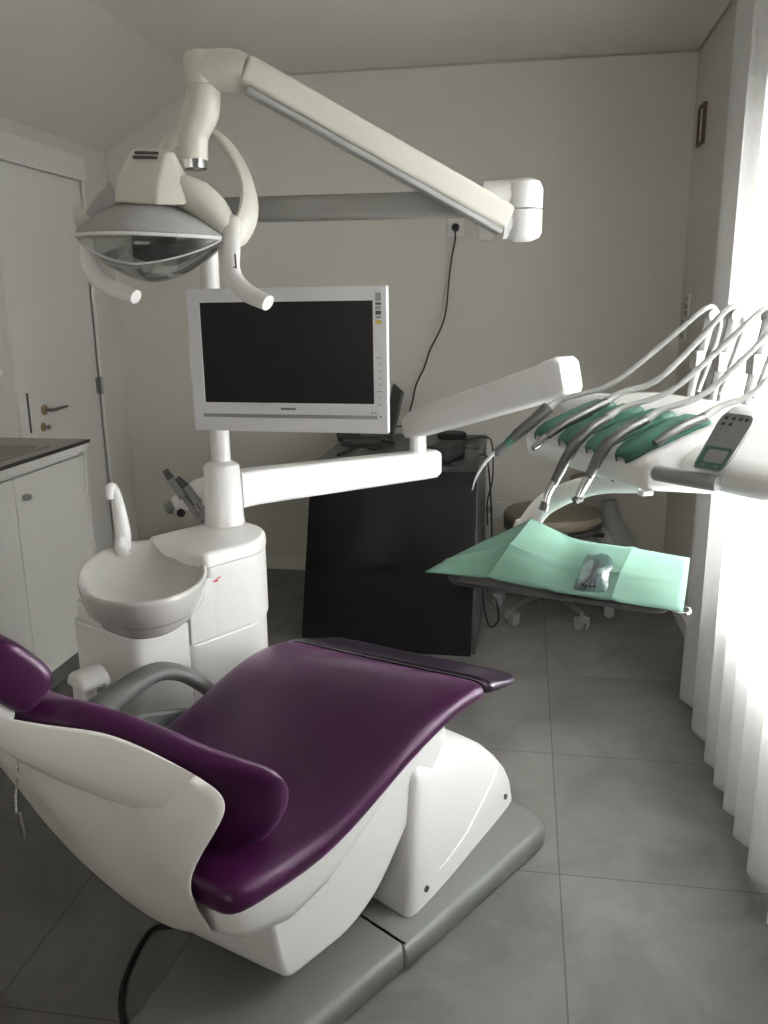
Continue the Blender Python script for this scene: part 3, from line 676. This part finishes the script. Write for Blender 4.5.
MB().obox(aL, ad_, asd, aup, .02, (aR - aL).length - .005, -.022, .022, -.036, -.0225).build('arm_underside', 'lampgrey', lamp, bevel=.004)
# top joint
MB().tube([aty(206, 71, YL), aty(225, 70, YL), aty(238, 71, YL), aty(248, 73, YL)], [.043, .044, .043, .036], 20, flat=(1, 1)).build('top_elbow', 'cream', lamp)
MB().lathe(aty(203, 86.5, YL), UP, [(.040, 0), (.041, .01), (.041, .055), (.034, .068), (.015, .074)], 26).build('top_swivel', 'cream', lamp)
MB().tube([aty(203, 87, YL), aty(203, 100, YL), aty(201, 112, YL), aty(196, 124, YL), aty(193, 138, YL), aty(193.5, 160, YL)], [.0385, .0385, .041, .039, .035, .034], 22, smooth=5).build('lamp_neck', 'cream', lamp)
MB().lathe(aty(194, 170, YL), UP, [(.028, 0), (.031, .002), (.031, .026), (.03, .027)], 24).build('neck_ring', 'chrome', lamp)
# yoke
LC = aty(150, 238, 1.88)
pr, pl_ = aty(233, 226, 1.90), aty(80, 226, 1.90)
yk = [aty(232, 236, 1.885), aty(240, 232, 1.90), aty(248, 215, 1.93), aty(249, 195, 1.97), aty(242, 170, 2.02), aty(229, 148, 2.05), aty(212, 134, 2.06), aty(192, 130, 2.06), aty(172, 140, 2.04), aty(160, 160, 2.01), aty(155, 185, 1.98)]
MB().tube(yk, [.022, .024, .026, .026, .025, .024, .024, .024, .024, .024, .024], 14, flat=(.55, 1.25), side=EX, smooth=4).build('yoke', 'cream', lamp)
MB().lathe(aty(84, 220, 1.89), V((-1, -.25, 0)), [(.026, -.02), (.030, 0), (.028, .014), (.012, .018)], 20).build('pivot_hub', 'cream', lamp)
MB().ball(aty(231, 228, 1.885), (.026, .026, .03), 16).build('pivot_hub', 'cream', lamp)
# head: eye-shaped, x along the width
HL, HR = aty(78, 236, 1.87), aty(223, 239, 1.87)
hx = (HR - HL).normalized(); hy = UP.cross(hx).normalized(); HCn = (HL + HR)/2; hw = (HR - HL).length/2
def eye(x, kz, ky, half, n=13, p=1.6):
    e = max(0, 1 - abs(x)**p)**.8; out = []
    for j in range(n):
        a = pi*j/(n - 1)
        out.append(HCn + hx*(hw*x) + hy*(ky*(.12 + .88*e)*-cos(a)) + UP*(half*kz*(.04 + .96*e)*sin(a)))
    return out
xs = [-1 + 2*i/28 for i in range(29)]
hood = [eye(x, .078, .115, 1) for x in xs]
MB().loft(hood, close=False, caps=False).build('lamp_hood', 'lampgrey', lamp, solid=.004, angle=0)
lens = [eye(x, .098, .110, -1) for x in xs]
MB().loft(lens, close=False, caps=False).build('lamp_lens', 'clear', lamp, solid=.002, angle=0)
rim = [HCn + hx*(hw*x) + hy*(-.115*(.12 + .88*max(0, 1 - abs(x)**1.6)**.8)) + UP*.001 for x in xs]
MB().tube(rim, .004, 8).build('lens_rim', 'white', lamp)
seam_ = [HCn + hx*(hw*x) + hy*(-.110*(.12 + .88*max(0, 1 - abs(x)**1.6)**.8)*cos(radians(38))) - UP*(.0985*(.04 + .96*max(0, 1 - abs(x)**1.6)**.8)*sin(radians(38))) for x in xs]
MB().tube(seam_, .0022, 6).build('lens_seam', 'bezel', lamp)
for x0_, x1_ in ((-.86, -.16), (.16, .86)):
    rb = [eye(x0_ + (x1_ - x0_)*i/3, .090, .103, -1, 13)[4:] for i in range(4)]
    MB().loft(rb, close=False, caps=False).build('reflector_wing', 'mirror', lamp, angle=5).data.shade_flat()
# reflector facets inside the hood
xs2 = [-.9, -.62, -.34, -.06, .2, .48, .76, .9]
refl = [eye(x, .066, .098, 1, 8) for x in xs2]
ro_ = MB().loft(refl, close=False, caps=False).build('reflector', 'mirror', lamp, angle=5); ro_.data.shade_flat()
refl2 = [eye(x, .072, .09, -1, 6)[:4] for x in (-.82, -.6, -.38, -.2)]
bs = []
for i in range(9):
    a = -1 + 2*i/8
    bs.append([HCn + hx*(.02 + .052*a) + hy*(-.045 + .02*a*a) + UP*z for z in (.01, -.055 + .012*a*a)] + [HCn + hx*(.02 + .052*a) + hy*(-.03 + .02*a*a) + UP*z for z in (-.055 + .012*a*a, .01)])
MB().loft(bs).build('bulb_shield', 'greydark', lamp, bevel=.002)
MB().lathe(HCn + hx*.02 + UP*.0 + hy*.0, UP, [(.012, .04), (.014, 0), (.012, -.035), (.004, -.04)], 14).build('bulb', 'bezel', lamp)
# top housing
k = .00246
def hpnt(px, py, y): return aty(px, py, y)
def ring6(zk): pass
bot = [hpnt(114, 202, 1.80), hpnt(156, 205, 1.785), hpnt(184, 205, 1.82), hpnt(196, 200, 1.90), hpnt(186, 200, 1.99), hpnt(122, 200, 1.99)]
mid = [hpnt(117, 178, 1.82), hpnt(158, 181, 1.805), hpnt(183, 186, 1.84), hpnt(189, 181, 1.90), hpnt(180, 178, 1.98), hpnt(126, 178, 1.98)]
top = [hpnt(131, 150, 1.87), hpnt(166, 152, 1.86), hpnt(171, 152, 1.87), hpnt(173, 151, 1.89), hpnt(170, 149, 1.94), hpnt(138, 147, 1.94)]
MB().loft([bot, mid, top]).build('lamp_housing', 'cream', lamp, bevel=.006)
for py in (152.5, 157):
    x0, x1 = (135, 158) if py < 155 else (133, 157)
    q0, q1 = hpnt(x0, py, 1.862 - (py - 150)*.0016), hpnt(x1, py + .5, 1.853 - (py - 150)*.0016)
    MB().tube([q0, q1], .0032, 6).build('vent_slot', 'greydark', lamp)
# side shoulders from the housing to the pivots
MB().tube([hpnt(180, 190, 1.88), hpnt(198, 199, 1.885), hpnt(214, 212, 1.885), hpnt(228, 229, 1.885)], [.035, .040, .036, .024], 16, flat=(1, 1.3), smooth=4).build('lamp_shoulder', 'cream', lamp)
MB().tube([hpnt(120, 196, 1.9), hpnt(106, 206, 1.89), hpnt(92, 219, 1.88)], [.035, .030, .02], 14, smooth=3).build('lamp_shoulder', 'lampgrey', lamp)
# handles
MB().tube([hpnt(231, 234, 1.88), hpnt(231, 250, 1.872), hpnt(231, 268, 1.862), hpnt(236, 282, 1.85), hpnt(249, 294, 1.825), hpnt(268, 303, 1.79)], [.020, .022, .021, .021, .021, .018], 14, flat=(1, .75), side=EX, smooth=5).build('handle', 'white', lamp)
MB().tube([hpnt(86, 240, 1.87), hpnt(88, 256, 1.855), hpnt(92, 270, 1.84), hpnt(103, 283, 1.815), hpnt(118, 291, 1.79), hpnt(136, 297, 1.76)], [.014, .019, .021, .021, .020, .016], 14, flat=(1, .75), side=EX, smooth=5).build('handle', 'white', lamp)
for px_, py_ in ((236, 262),):
    MB().tube([hpnt(235, 254, 1.851), hpnt(236, 268, 1.838), hpnt(233.5, 267, 1.840)], .0022, 6).build('handle_mark', 'frame', lamp)

# ------------------------------------------------------------------ monitor
mon = thing('monitor', (PX + .02, PY - .08, 1.1), 'white-framed dental monitor with black screen on the post', 'monitor')
TL, BL = aty(186, 289, PY - .10), aty(193.5, 430, PY - .10)
TR = aty(386, 290, PY - .125); 
mx = V((TR.x - TL.x, TR.y - TL.y, 0)); mw = mx.length; mx.normalize(); my = V((-mx.y, mx.x, 0))  # my away from the viewer
MW, MH = mw, TL.z - BL.z
MO = V((TL.x, TL.y, BL.z))
def mp(a, b, d=0): return MO + mx*(a*MW) + UP*(b*MH) + my*d
x0, x1, y0, y1 = .062, .935, .205, .905
g = MB()
for a0, a1, b0, b1_ in ((0, 1, y1, 1), (0, 1, 0, y0), (0, x0, y0, y1), (x1, 1, y0, y1)):
    g.obox(MO, mx, UP, my, a0*MW, a1*MW, b0*MH, b1_*MH, 0, .03)
g.build('monitor_bezel', 'bezel', mon)
MB().obox(MO, mx, UP, my, x0*MW, x1*MW, y0*MH, y1*MH, .004, .03).build('screen', 'screen', mon)
MB().obox(MO, mx, UP, my, .012, MW - .012, .012, MH - .012, .03, .062).build('monitor_back', 'bezel', mon, bevel=.012)
MB().obox(MO, mx, UP, my, .05*MW, .95*MW, .10*MH, .125*MH, -.0012, .002).build('speaker_strip', 'greymid', mon, label='thin grey strip under the screen')
lg = MB()
for i in range(7): lg.obox(MO, mx, UP, my, (.463 + i*.011)*MW, (.463 + i*.011 + .0085)*MW, .158*MH, .172*MH, -.001, .001)
lg.build('brand_lettering', 'greydark', mon)
bt = MB()
for i in range(8):
    yy = .52 - i*.046; wdt = .022 if i in (0, 5, 7) else .012
    bt.obox(MO, mx, UP, my, (.972 - wdt)*MW, .972*MW, yy*MH, (yy + .006)*MH, -.001, .001)
bt.build('button_marks', 'greymid', mon)
for i, (a, b) in enumerate(((.925, .145), (.943, .145), (.968, .118))):
    MB().lathe(mp(a, b, -.001), -my, [(.0022, 0), (.0022, .001)], 10).build('indicator_dot', 'greydark', mon)
stk = MB().obox(MO, mx, UP, my, .945*MW, .98*MW, .745*MH, .965*MH, -.0012, .0005).build('sticker', 'bezel', mon, label='small label sticker with dark print')
for b0, b1_, m_ in ((.90, .955, 'greymid'), (.875, .892, 'greydark'), (.845, .868, 'greymid'), (.81, .838, 'greydark'), (.785, .802, 'greymid'), (.750, .774, 'yellow')):
    MB().obox(MO, mx, UP, my, .949*MW, .976*MW, b0*MH, b1_*MH, -.002, 0).build('sticker_print', m_, stk)
MB().obox(V((PX, PY, MO.z + .5*MH)), mx, UP, my, -.04, .04, -.05, .05, -.075, -.02).build('mount_bracket', 'white', mon, bevel=.006)

# ------------------------------------------------------------------ instrument delivery unit
dl = thing('delivery_unit', (PX, PY, .831), 'white instrument delivery unit on a long jointed arm', 'delivery unit')
MB().lathe(V((PX, PY, 0)), UP, [(.057, .832), (.057, .84), (.055, .85), (.050, .997), (.047, 1.004), (.026, 1.015)], 30).build('post_collar', 'white', dl)
e0 = V((PX, PY, 0)) + CA*.045; L1 = .952
def arm1(s_, zl, zh, hw): return [V((PX, PY, 0)) + CA*s_ + CN*t + UP*z for t, z in rpoly([(-hw, zl), (hw, zl), (hw, zh), (-hw, zh)], .012, 3)]
MB().loft([arm1(.045, .872, .975, .035), arm1(.10, .872, .975, .035), arm1(.85, .822, .924, .034), arm1(.93, .818, .920, .033), arm1(.955, .826, .908, .028)]).build('lower_arm', 'white', dl)
J = V((PX, PY, 0)) + CA*.856
MB().lathe(J, UP, [(.032, .905), (.030, .925), (.030, .99), (.024, 1.0)], 24).build('arm_joint', 'white', dl)
bd = V((.63002, -.72512, .27798)).normalized(); bs_ = V((bd.y, -bd.x, 0)).normalized(); bu = bs_.cross(bd)
J1 = V((J.x, J.y, 1.022)); LB = .77
def sec_b(t, zl, zh, hw): return [J1 + bd*t + bs_*a + bu*b for a, b in rpoly([(-hw, zl), (hw, zl), (hw, zh), (-hw, zh)], .014, 3)]
MB().loft([sec_b(-.06, -.04, .03, .03), sec_b(0, -.048, .045, .036), sec_b(.2, -.05, .05, .038), sec_b(.69, -.052, .052, .040)]).build('spring_beam', 'white', dl)
MB().loft([sec_b(.692, -.053, .053, .041), sec_b(.73, -.054, .056, .042), sec_b(.765, -.05, .056, .042), sec_b(.78, -.04, .045, .036)]).build('beam_end_cap', 'white', dl, angle=60)
KA = V((.229, 1.639, 1.08)); Kl = V((.51, -.86, 0)); Kb = V((.86, .51, 0))
def K(u, w_, h_): return KA + Kl*u + Kb*w_ + UP*h_
be = J1 + bd*.75
MB().tube([be - UP*.03, be - UP*.07 + V((.03, -.02, 0)), K(-.22, .33, .10)], [.034, .034, .034], 16).build('console_pivot', 'white', dl)
csp = rpoly([(.005, -.004), (-.004, .045), (.022, .066), (.16, .112), (.30, .134), (.40, .128), (.42, .07), (.38, .01), (.20, -.03)], [.015, .02, .03, .06, .05, .04, .03, .04, .04], 4)
def ksec(u, k=1, du=0):
    cx_, cz_ = .2, .05
    return [K(u, cx_ + (a - cx_)*k, cz_ + (b - cz_)*k) for a, b in csp]
MB().loft([ksec(-.452, .86), ksec(-.446, .93), ksec(-.432, .98), ksec(-.41, 1), ksec(-.2, 1), ksec(-.01, 1), ksec(.004, .985), ksec(.012, .95)]).build('console', 'white', dl, angle=50)
hsp = rpoly([(.12, .0), (.088, .015), (.078, .045), (.10, .07), (.22, .128), (.31, .158), (.42, .145), (.45, .08), (.42, .0)], [.02, .02, .025, .04, .06, .06, .05, .04, .04], 4)
def hsec(u, k): return [K(u, .26 + (a - .26)*k, .06 + (b - .06)*k) for a, b in hsp]
MB().loft([hsec(.0, .92), hsec(.008, .97), hsec(.03, 1), (hsec(.13, 1.0)), hsec(.19, .97), hsec(.23, .88), hsec(.25, .74)]).build('control_housing', 'white', dl, angle=50)
# green silicone mats: tongues over the front slope
def surf(w_): return interp(w_, ((-.01, .038), (.0, .052), (.022, .0665), (.16, .1125), (.30, .134)))
for u0 in (-.362, -.262, -.158, -.055):
    rows = []; ww = [(-.006, .014), (-.002, .024), (.010, .033), (.03, .038), (.06, .040), (.10, .041), (.14, .041), (.175, .041)]
    for w_, hw_ in ww:
        zz = surf(w_); prof = [(-hw_, .0), (-hw_, .006), (-hw_*.8, .010), (0, .0115), (hw_*.8, .010), (hw_, .006), (hw_, .0)]
        rows.append([K(u0 + a, w_ - .30*b, zz + b) for a, b in prof])
    MB().loft(rows, close=False, caps=False).build('silicone_mat', 'matgreen', dl, angle=50, solid=.003)
# handle under the control panel
q0, q1 = atz(646, 471, 1.112), atz(718, 484, 1.108)
MB().tube([q0, q0.lerp(q1, .05), q0.lerp(q1, .95), q1], [.012, .0155, .0155, .0145], 16).build('grip_handle', 'greymid', dl)
MB().obox(K(.004, .012, -.008), Kl, Kb, UP, -.01, .008, -.014, .012, -.005, .006).build('handle_bracket', 'white', dl, bevel=.003)
# control pad
cBL, cBR, cTL, cTR = atz(691, 468, 1.133), atz(721, 473, 1.130), atz(723, 412, 1.243), atz(757, 416, 1.240)
pxv = ((cBR - cBL) + (cTR - cTL))*.5; pyv = ((cTL - cBL) + (cTR - cBR))*.5
pn = pxv.cross(pyv).normalized()
if pn.dot(O - cBL) < 0: pn = -pn
def pp(a, b, d): return cBL*(1-a)*(1-b) + cBR*a*(1-b) + cTL*(1-a)*b + cTR*a*b + pn*d
pol = rpoly([(0, 0), (1, 0), (1, 1), (0, 1)], [.16, .16, .2, .2], 5)
kp_ = MB().loft([[pp(.5 + (a - .5)*k_, .5 + (b - .5)*k_, d) for a, b in pol] for k_, d in ((.70, -.065), (.9, -.06), (1.0, -.040), (1.0, -.004), (.985, 0))]).build('control_pad', 'greymid', dl, angle=50)
def quad(a0, a1, b0, b1_, d, mm, nm, r=.1):
    return MB().loft([[pp(a, b, e) for a, b in rpoly([(a0, b0), (a1, b0), (a1, b1_), (a0, b1_)], (a1 - a0)*r, 3)] for e in (-.001, d)]).build(nm, mm, kp_)
quad(.05, .95, .035, .965, .0008, 'padface', 'keypad_face', .14)
quad(.06, .94, .04, .43, .0014, 'padgreen', 'display_surround', .08)
quad(.22, .86, .16, .38, .0022, 'lcd', 'display')
for a, b in ((.2, .92), (.42, .92), (.62, .92), (.8, .92), (.2, .82), (.42, .82), (.2, .72), (.42, .72), (.2, .62), (.3, .55), (.62, .66), (.62, .55), (.3, .10), (.72, .10)):
    quad(a - .055, a + .055, b - .024, b + .024, .002, 'greydark' if b > .8 else 'greymid', 'keypad_button', .3)
# whip arms
WU = (-.312, -.238, -.135, -.055, .03)
def wtop(u): return K(u, .42, .322)
for u in WU:
    b0 = K(u, .375, .11); t0 = wtop(u)
    wa = MB().tube([b0, b0 + UP*.05 + Kb*.008, b0.lerp(t0, .6), t0 - UP*.012, t0 + UP*.002 - Kb*.004], [.012, .012, .015, .016, .009], 10, flat=(.55, 1.0), side=Kl, smooth=3).build('whip_arm', 'whip', dl)
    MB().lathe(t0 - UP*.004 - Kl*.012, Kl, [(.006, 0), (.014, .002), (.014, .022), (.006, .024)], 14).build('hose_pulley', 'pulley', wa)
    mpt = b0.lerp(t0, .5)
    MB().obox(mpt, Kl, Kb, UP, -.012, .012, -.02, .006, -.022, .022).build('hose_clip', 'steel', wa, bevel=.003)
# tray support arc
tp0 = V((.02, 1.99, .0)); tdir = V((.80, -.60, 0)); 
arc = [atplane(x, y, tp0, tdir) for x, y in ((527, 527), (541, 508), (558, 497), (578, 489), (602, 484), (642, 483))]
MB().tube(arc, [.026, .026, .025, .024, .022, .022], 14, flat=(1, .8), smooth=4).build('tray_arm', 'white', dl)
tz = .85
MB().lathe(V((arc[0].x, arc[0].y, tz + .018)), UP, [(.035, 0), (.035, .03), (.028, .05), (.02, arc[0].z - tz - .01)], 20).build('tray_pivot', 'white', dl)
scr = atplane(614, 480, tp0, tdir); MB().ball(scr + V((-.004, -.02, .006)), .006, 8).build('arm_screw', 'greydark', dl)

# ------------------------------------------------------------------ handpieces with their hoses
def handpiece(i, u, lab, body, tip, hose_r=.0064, hm='hose'):
    """body: list of (w, h, r); tip: list of parts (name, material, [(w,h,r)])"""
    rear = K(u, *body[-1][:2])
    t = thing('dental_handpiece', K(u, body[0][0], body[0][1]), lab, 'handpiece', 'handpieces on the delivery unit')
    MB().tube([K(u, a, b) for a, b, r in body], [r for a, b, r in body], 14).build('handpiece_body', 'toolsteel' if i else 'greydark', t)
    for nm, mm, pts in tip:
        MB().tube([K(u + (pt[3] if len(pt) > 3 else 0), pt[0], pt[1]) for pt in pts], [pt[2] for pt in pts], 12, smooth=3).build(nm, mm, t)
    top = wtop(WU[i]) + UP*.010
    a = rear; dirn = (Kb*.9 + UP*.42)
    pts = [a, a + dirn*.045, a.lerp(top, .40) - UP*(.035), a.lerp(top, .72) - UP*.012, top - Kb*.02 + UP*0.0, top + Kb*.016 - UP*.004, top + Kb*.03 - UP*.05, K(WU[i], .40, .14)]
    MB().tube(pts, [.010, hose_r*1.05] + [hose_r]*6, 10, smooth=5).build('supply_hose', hm, t)
handpiece(0, -.425, 'dark slim scaler with curved white tip, outermost on the console', [(-.045, .035, .011), (-.03, .048, .013), (.02, .082, .0145), (.055, .108, .0155)],
          [('collar', 'matgreen', [(-.062, .022, .010), (-.044, .037, .0115)]), ('neck', 'greydark', [(-.085, .003, .008), (-.078, .012, .0105), (-.06, .024, .0105)]), ('scaler_tip', 'bezel', [(-.145, -.075, .0015), (-.135, -.045, .0028), (-.112, -.012, .004), (-.078, .018, .0045)])])
handpiece(1, -.312, 'air-water syringe with silver nozzle resting in the first mat groove', [(-.02, .058, .0085), (.03, .088, .011), (.09, .112, .011), (.14, .130, .010)],
          [('nozzle', 'chrome', [(-.052, .034, .006), (-.04, .042, .0085), (-.018, .058, .0105)])], .007)
handpiece(2, -.21, 'long grey turbine handpiece drooping over the console front', [(-.062, -.028, .0095), (-.035, .02, .0125), (-.01, .06, .0125), (.03, .092, .012), (.07, .11, .010)],
          [('turbine_neck', 'chrome', [(-.080, -.075, .0085), (-.076, -.05, .008), (-.060, -.022, .0095)]), ('turbine_head', 'toolsteel', [(-.084, -.082, .010), (-.078, -.064, .010)])])
handpiece(3, -.108, 'grey contra-angle handpiece beside the long turbine', [(-.045, .005, .010), (-.02, .05, .0125), (.0, .076, .0125), (.05, .102, .012), (.09, .116, .010)],
          [('contra_neck', 'chrome', [(-.068, -.035, .0065), (-.06, -.018, .0085), (-.043, .008, .0095)]), ('contra_head', 'toolsteel', [(-.076, -.040, .0085), (-.060, -.034, .0085)])])
handpiece(4, -.008, 'short grey handpiece hose coupling in the last mat groove', [(.035, .085, .008), (.06, .100, .010), (.10, .116, .010), (.15, .130, .009)], [])

# ------------------------------------------------------------------ tray, paper, pouch
FL, FR = atz(446, 582, tz), atz(668, 613, tz)
tx = (FR - FL).normalized(); tw = (FR - FL).length; ty = V((-tx.y, tx.x, 0)); td = .30
tray = thing('instrument_tray', (FL + FR)/2 + ty*td/2, 'dark metal instrument tray under the mint paper', 'tray')
def trr(o_, z, r=.03): return [FL + tx*a + ty*b + UP*(z - tz) for a, b in rpoly([(-o_, -o_), (tw + o_, -o_), (tw + o_, td + o_), (-o_, td + o_)], r, 5)]
MB().loft([trr(-.014, tz - .010), trr(-.004, tz - .006), trr(.004, tz + .006), trr(.0, tz + .008), trr(-.006, tz + .004), trr(-.012, tz - .004)]).build('tray_pan', 'greydark', tray, angle=50)
hb = FR + ty*.02 + tx*.002
MB().tube([hb + tx*.0, hb + tx*.03 - UP*.004, hb + tx*.032 + ty*.02, hb + ty*.03], .003, 8, smooth=3).build('tray_clip', 'chrome', tray)
net = [[(425, 572, .868), (488, 578, .870), (546, 590, .862), (611, 601, .876), (683, 612, .858)],
       [(446, 560, .884), (510, 546, .912), (560, 566, .872), (620, 575, .886), (687, 584, .868)],
       [(472, 547, .898), (532, 519, .940), (576, 540, .874), (633, 548, .882), (690, 558, .860)]]
P3 = [[atz(*q) for q in r] for r in net]
nn_ = 8; rows = []
for j in range(2*nn_ + 1):
    jj = min(j//nn_, 1); fv = j/nn_ - jj; row = []
    for i in range(4*nn_ + 1):
        ii = min(i//nn_, 3); fu = i/nn_ - ii
        q = P3[jj][ii]*(1-fu)*(1-fv) + P3[jj][ii+1]*fu*(1-fv) + P3[jj+1][ii]*(1-fu)*fv + P3[jj+1][ii+1]*fu*fv
        q = q + UP*((.007 if (ii + jj) % 2 else -.005)*sin(pi*fu)*sin(pi*fv)) + UP*(.0028*(i % nn_ == 0 and 0 < i < 4*nn_) + .0028*(j == nn_))
        row.append(q)
    rows.append(row)
clo = MB().loft(rows, close=False, caps=False).build('tray_paper', 'cloth', at=P3[1][2], solid=.001, angle=20)
tag(clo, 'creased mint green paper sheet draped over the tray', 'tray paper')
# pouch
qa, qb, qc, qd = atz(573, 590, .868), atz(612, 600, .868), atz(619, 559, .872), atz(585, 552, .874)
def pch(a, b): return qa*(1-a)*(1-b) + qb*a*(1-b) + qc*a*b + qd*(1-a)*b
top_, bot_ = [], []
n_ = 14; rnd = random.Random(3)
for j in range(n_ + 1):
    r1, r2 = [], []
    for i in range(n_ + 1):
        a, b = i/n_, j/n_
        e = (sin(pi*a)*sin(pi*b))**.6
        wv = .5 + .5*sin(9*a + 3*b + 2*sin(7*b))
        r1.append(pch(a, b) + UP*(.002 + e*(.016 + .010*wv) + rnd.uniform(-.0015, .0015)*e)); r2.append(pch(a, b) + UP*.0015)
    top_.append(r1); bot_.append(r2)
po = MB().loft(top_, close=False, caps=False).loft(bot_, close=False, caps=False).build('instrument_pouch', 'pouch', at=qa, angle=25)
tag(po, 'clear plastic pouch of metal instruments on the mint paper', 'pouch')
inst = [((.22, .08), (.52, .80), 'probe'), ((.32, .08), (.58, .84), 'mirror'), ((.42, .08), (.62, .80), 'tweezer'), ((.52, .10), (.70, .70), 'excavator')]
labs = ['thin metal instrument in the pouch, first from the left', 'thin metal instrument in the pouch, second from the left', 'thin metal instrument in the pouch, second from the right', 'thin metal instrument in the pouch, nearest the right side']
for (a, b, kind), lab in zip(inst, labs):
    p_, q_ = pch(*a) + UP*.009, pch(*b) + UP*.012
    d_ = (q_ - p_)
    o = MB().tube([p_, p_ + d_*.3, p_ + d_*.7, p_ + d_*.85, q_, q_ + d_*.03 + tx*.008], [.0028, .0034, .0034, .002, .0014, .0006], 8).build('dental_instrument', 'toolsteel', at=p_)
    tag(o, lab, 'instrument', 'instruments in the clear pouch')

# ------------------------------------------------------------------ cable on the floor near the base
q = [C(.90, -.30, .006), atz(175, 925, .006), atz(151, 930, .006), atz(130, 965, .006), atz(121, 998, .006), atz(126, 1030, .006), atz(150, 1075, .006)]
tag(MB().tube(q, .006, 8, smooth=6).build('floor_cable', 'blackm', at=q[3]), 'dark cable curving over the floor beside the chair base', 'cable')

# ------------------------------------------------------------------ light
hl = bpy.data.lights.new('added_fill_light', 'AREA'); hl.shape = 'RECTANGLE'; hl.size = 1.1; hl.size_y = 1.5; hl.energy = 8; hl.color = (1, .96, .90)  # soft fill added behind the camera to brighten the backrest, not a room lamp
ho = bpy.data.objects.new('added_fill_light', hl); COL.objects.link(ho); ho.location = (-.75, YF + .03, 1.5); ho.rotation_euler = (radians(90), 0, 0)
wd = bpy.data.worlds.new('overcast_sky'); SC.world = wd; wd.use_nodes = True
bg = wd.node_tree.nodes['Background']; bg.inputs[0].default_value = (1.0, .985, .99, 1); bg.inputs[1].default_value = 100
wn_ = wd.node_tree.nodes; wl = wd.node_tree.links
tc_ = wn_.new('ShaderNodeTexCoord'); sx = wn_.new('ShaderNodeSeparateXYZ'); ab = wn_.new('ShaderNodeMath'); ab.operation = 'ABSOLUTE'
mr = wn_.new('ShaderNodeMapRange'); mr.interpolation_type = 'SMOOTHSTEP'
for k_, v_ in (('From Min', .22), ('From Max', .68), ('To Min', 108), ('To Max', 20)): mr.inputs[k_].default_value = v_
wl.new(tc_.outputs['Generated'], sx.inputs[0]); wl.new(sx.outputs['Z'], ab.inputs[0]); wl.new(ab.outputs[0], mr.inputs['Value']); wl.new(mr.outputs['Result'], bg.inputs[1])
pl2 = bpy.data.lights.new('window_portal', 'AREA'); pl2.shape = 'RECTANGLE'; pl2.size = WZ1 - WZ0; pl2.size_y = WY1 - WY0
po_ = bpy.data.objects.new('window_portal', pl2); COL.objects.link(po_); po_.location = (XR + .16, (WY0 + WY1)/2, (WZ0 + WZ1)/2)
po_.rotation_euler = (0, radians(90), 0); pl2.cycles.is_portal = True
SC.view_settings.view_transform = 'Standard'; SC.view_settings.look = 'None'; SC.view_settings.gamma = 1; SC.view_settings.exposure = .44
SC.view_settings.use_curve_mapping = False
SC.cycles.use_denoising = True
SC.cycles.max_bounces = 12; SC.cycles.diffuse_bounces = 6; SC.cycles.transparent_max_bounces = 12
SC.cycles.sample_clamp_indirect = 8
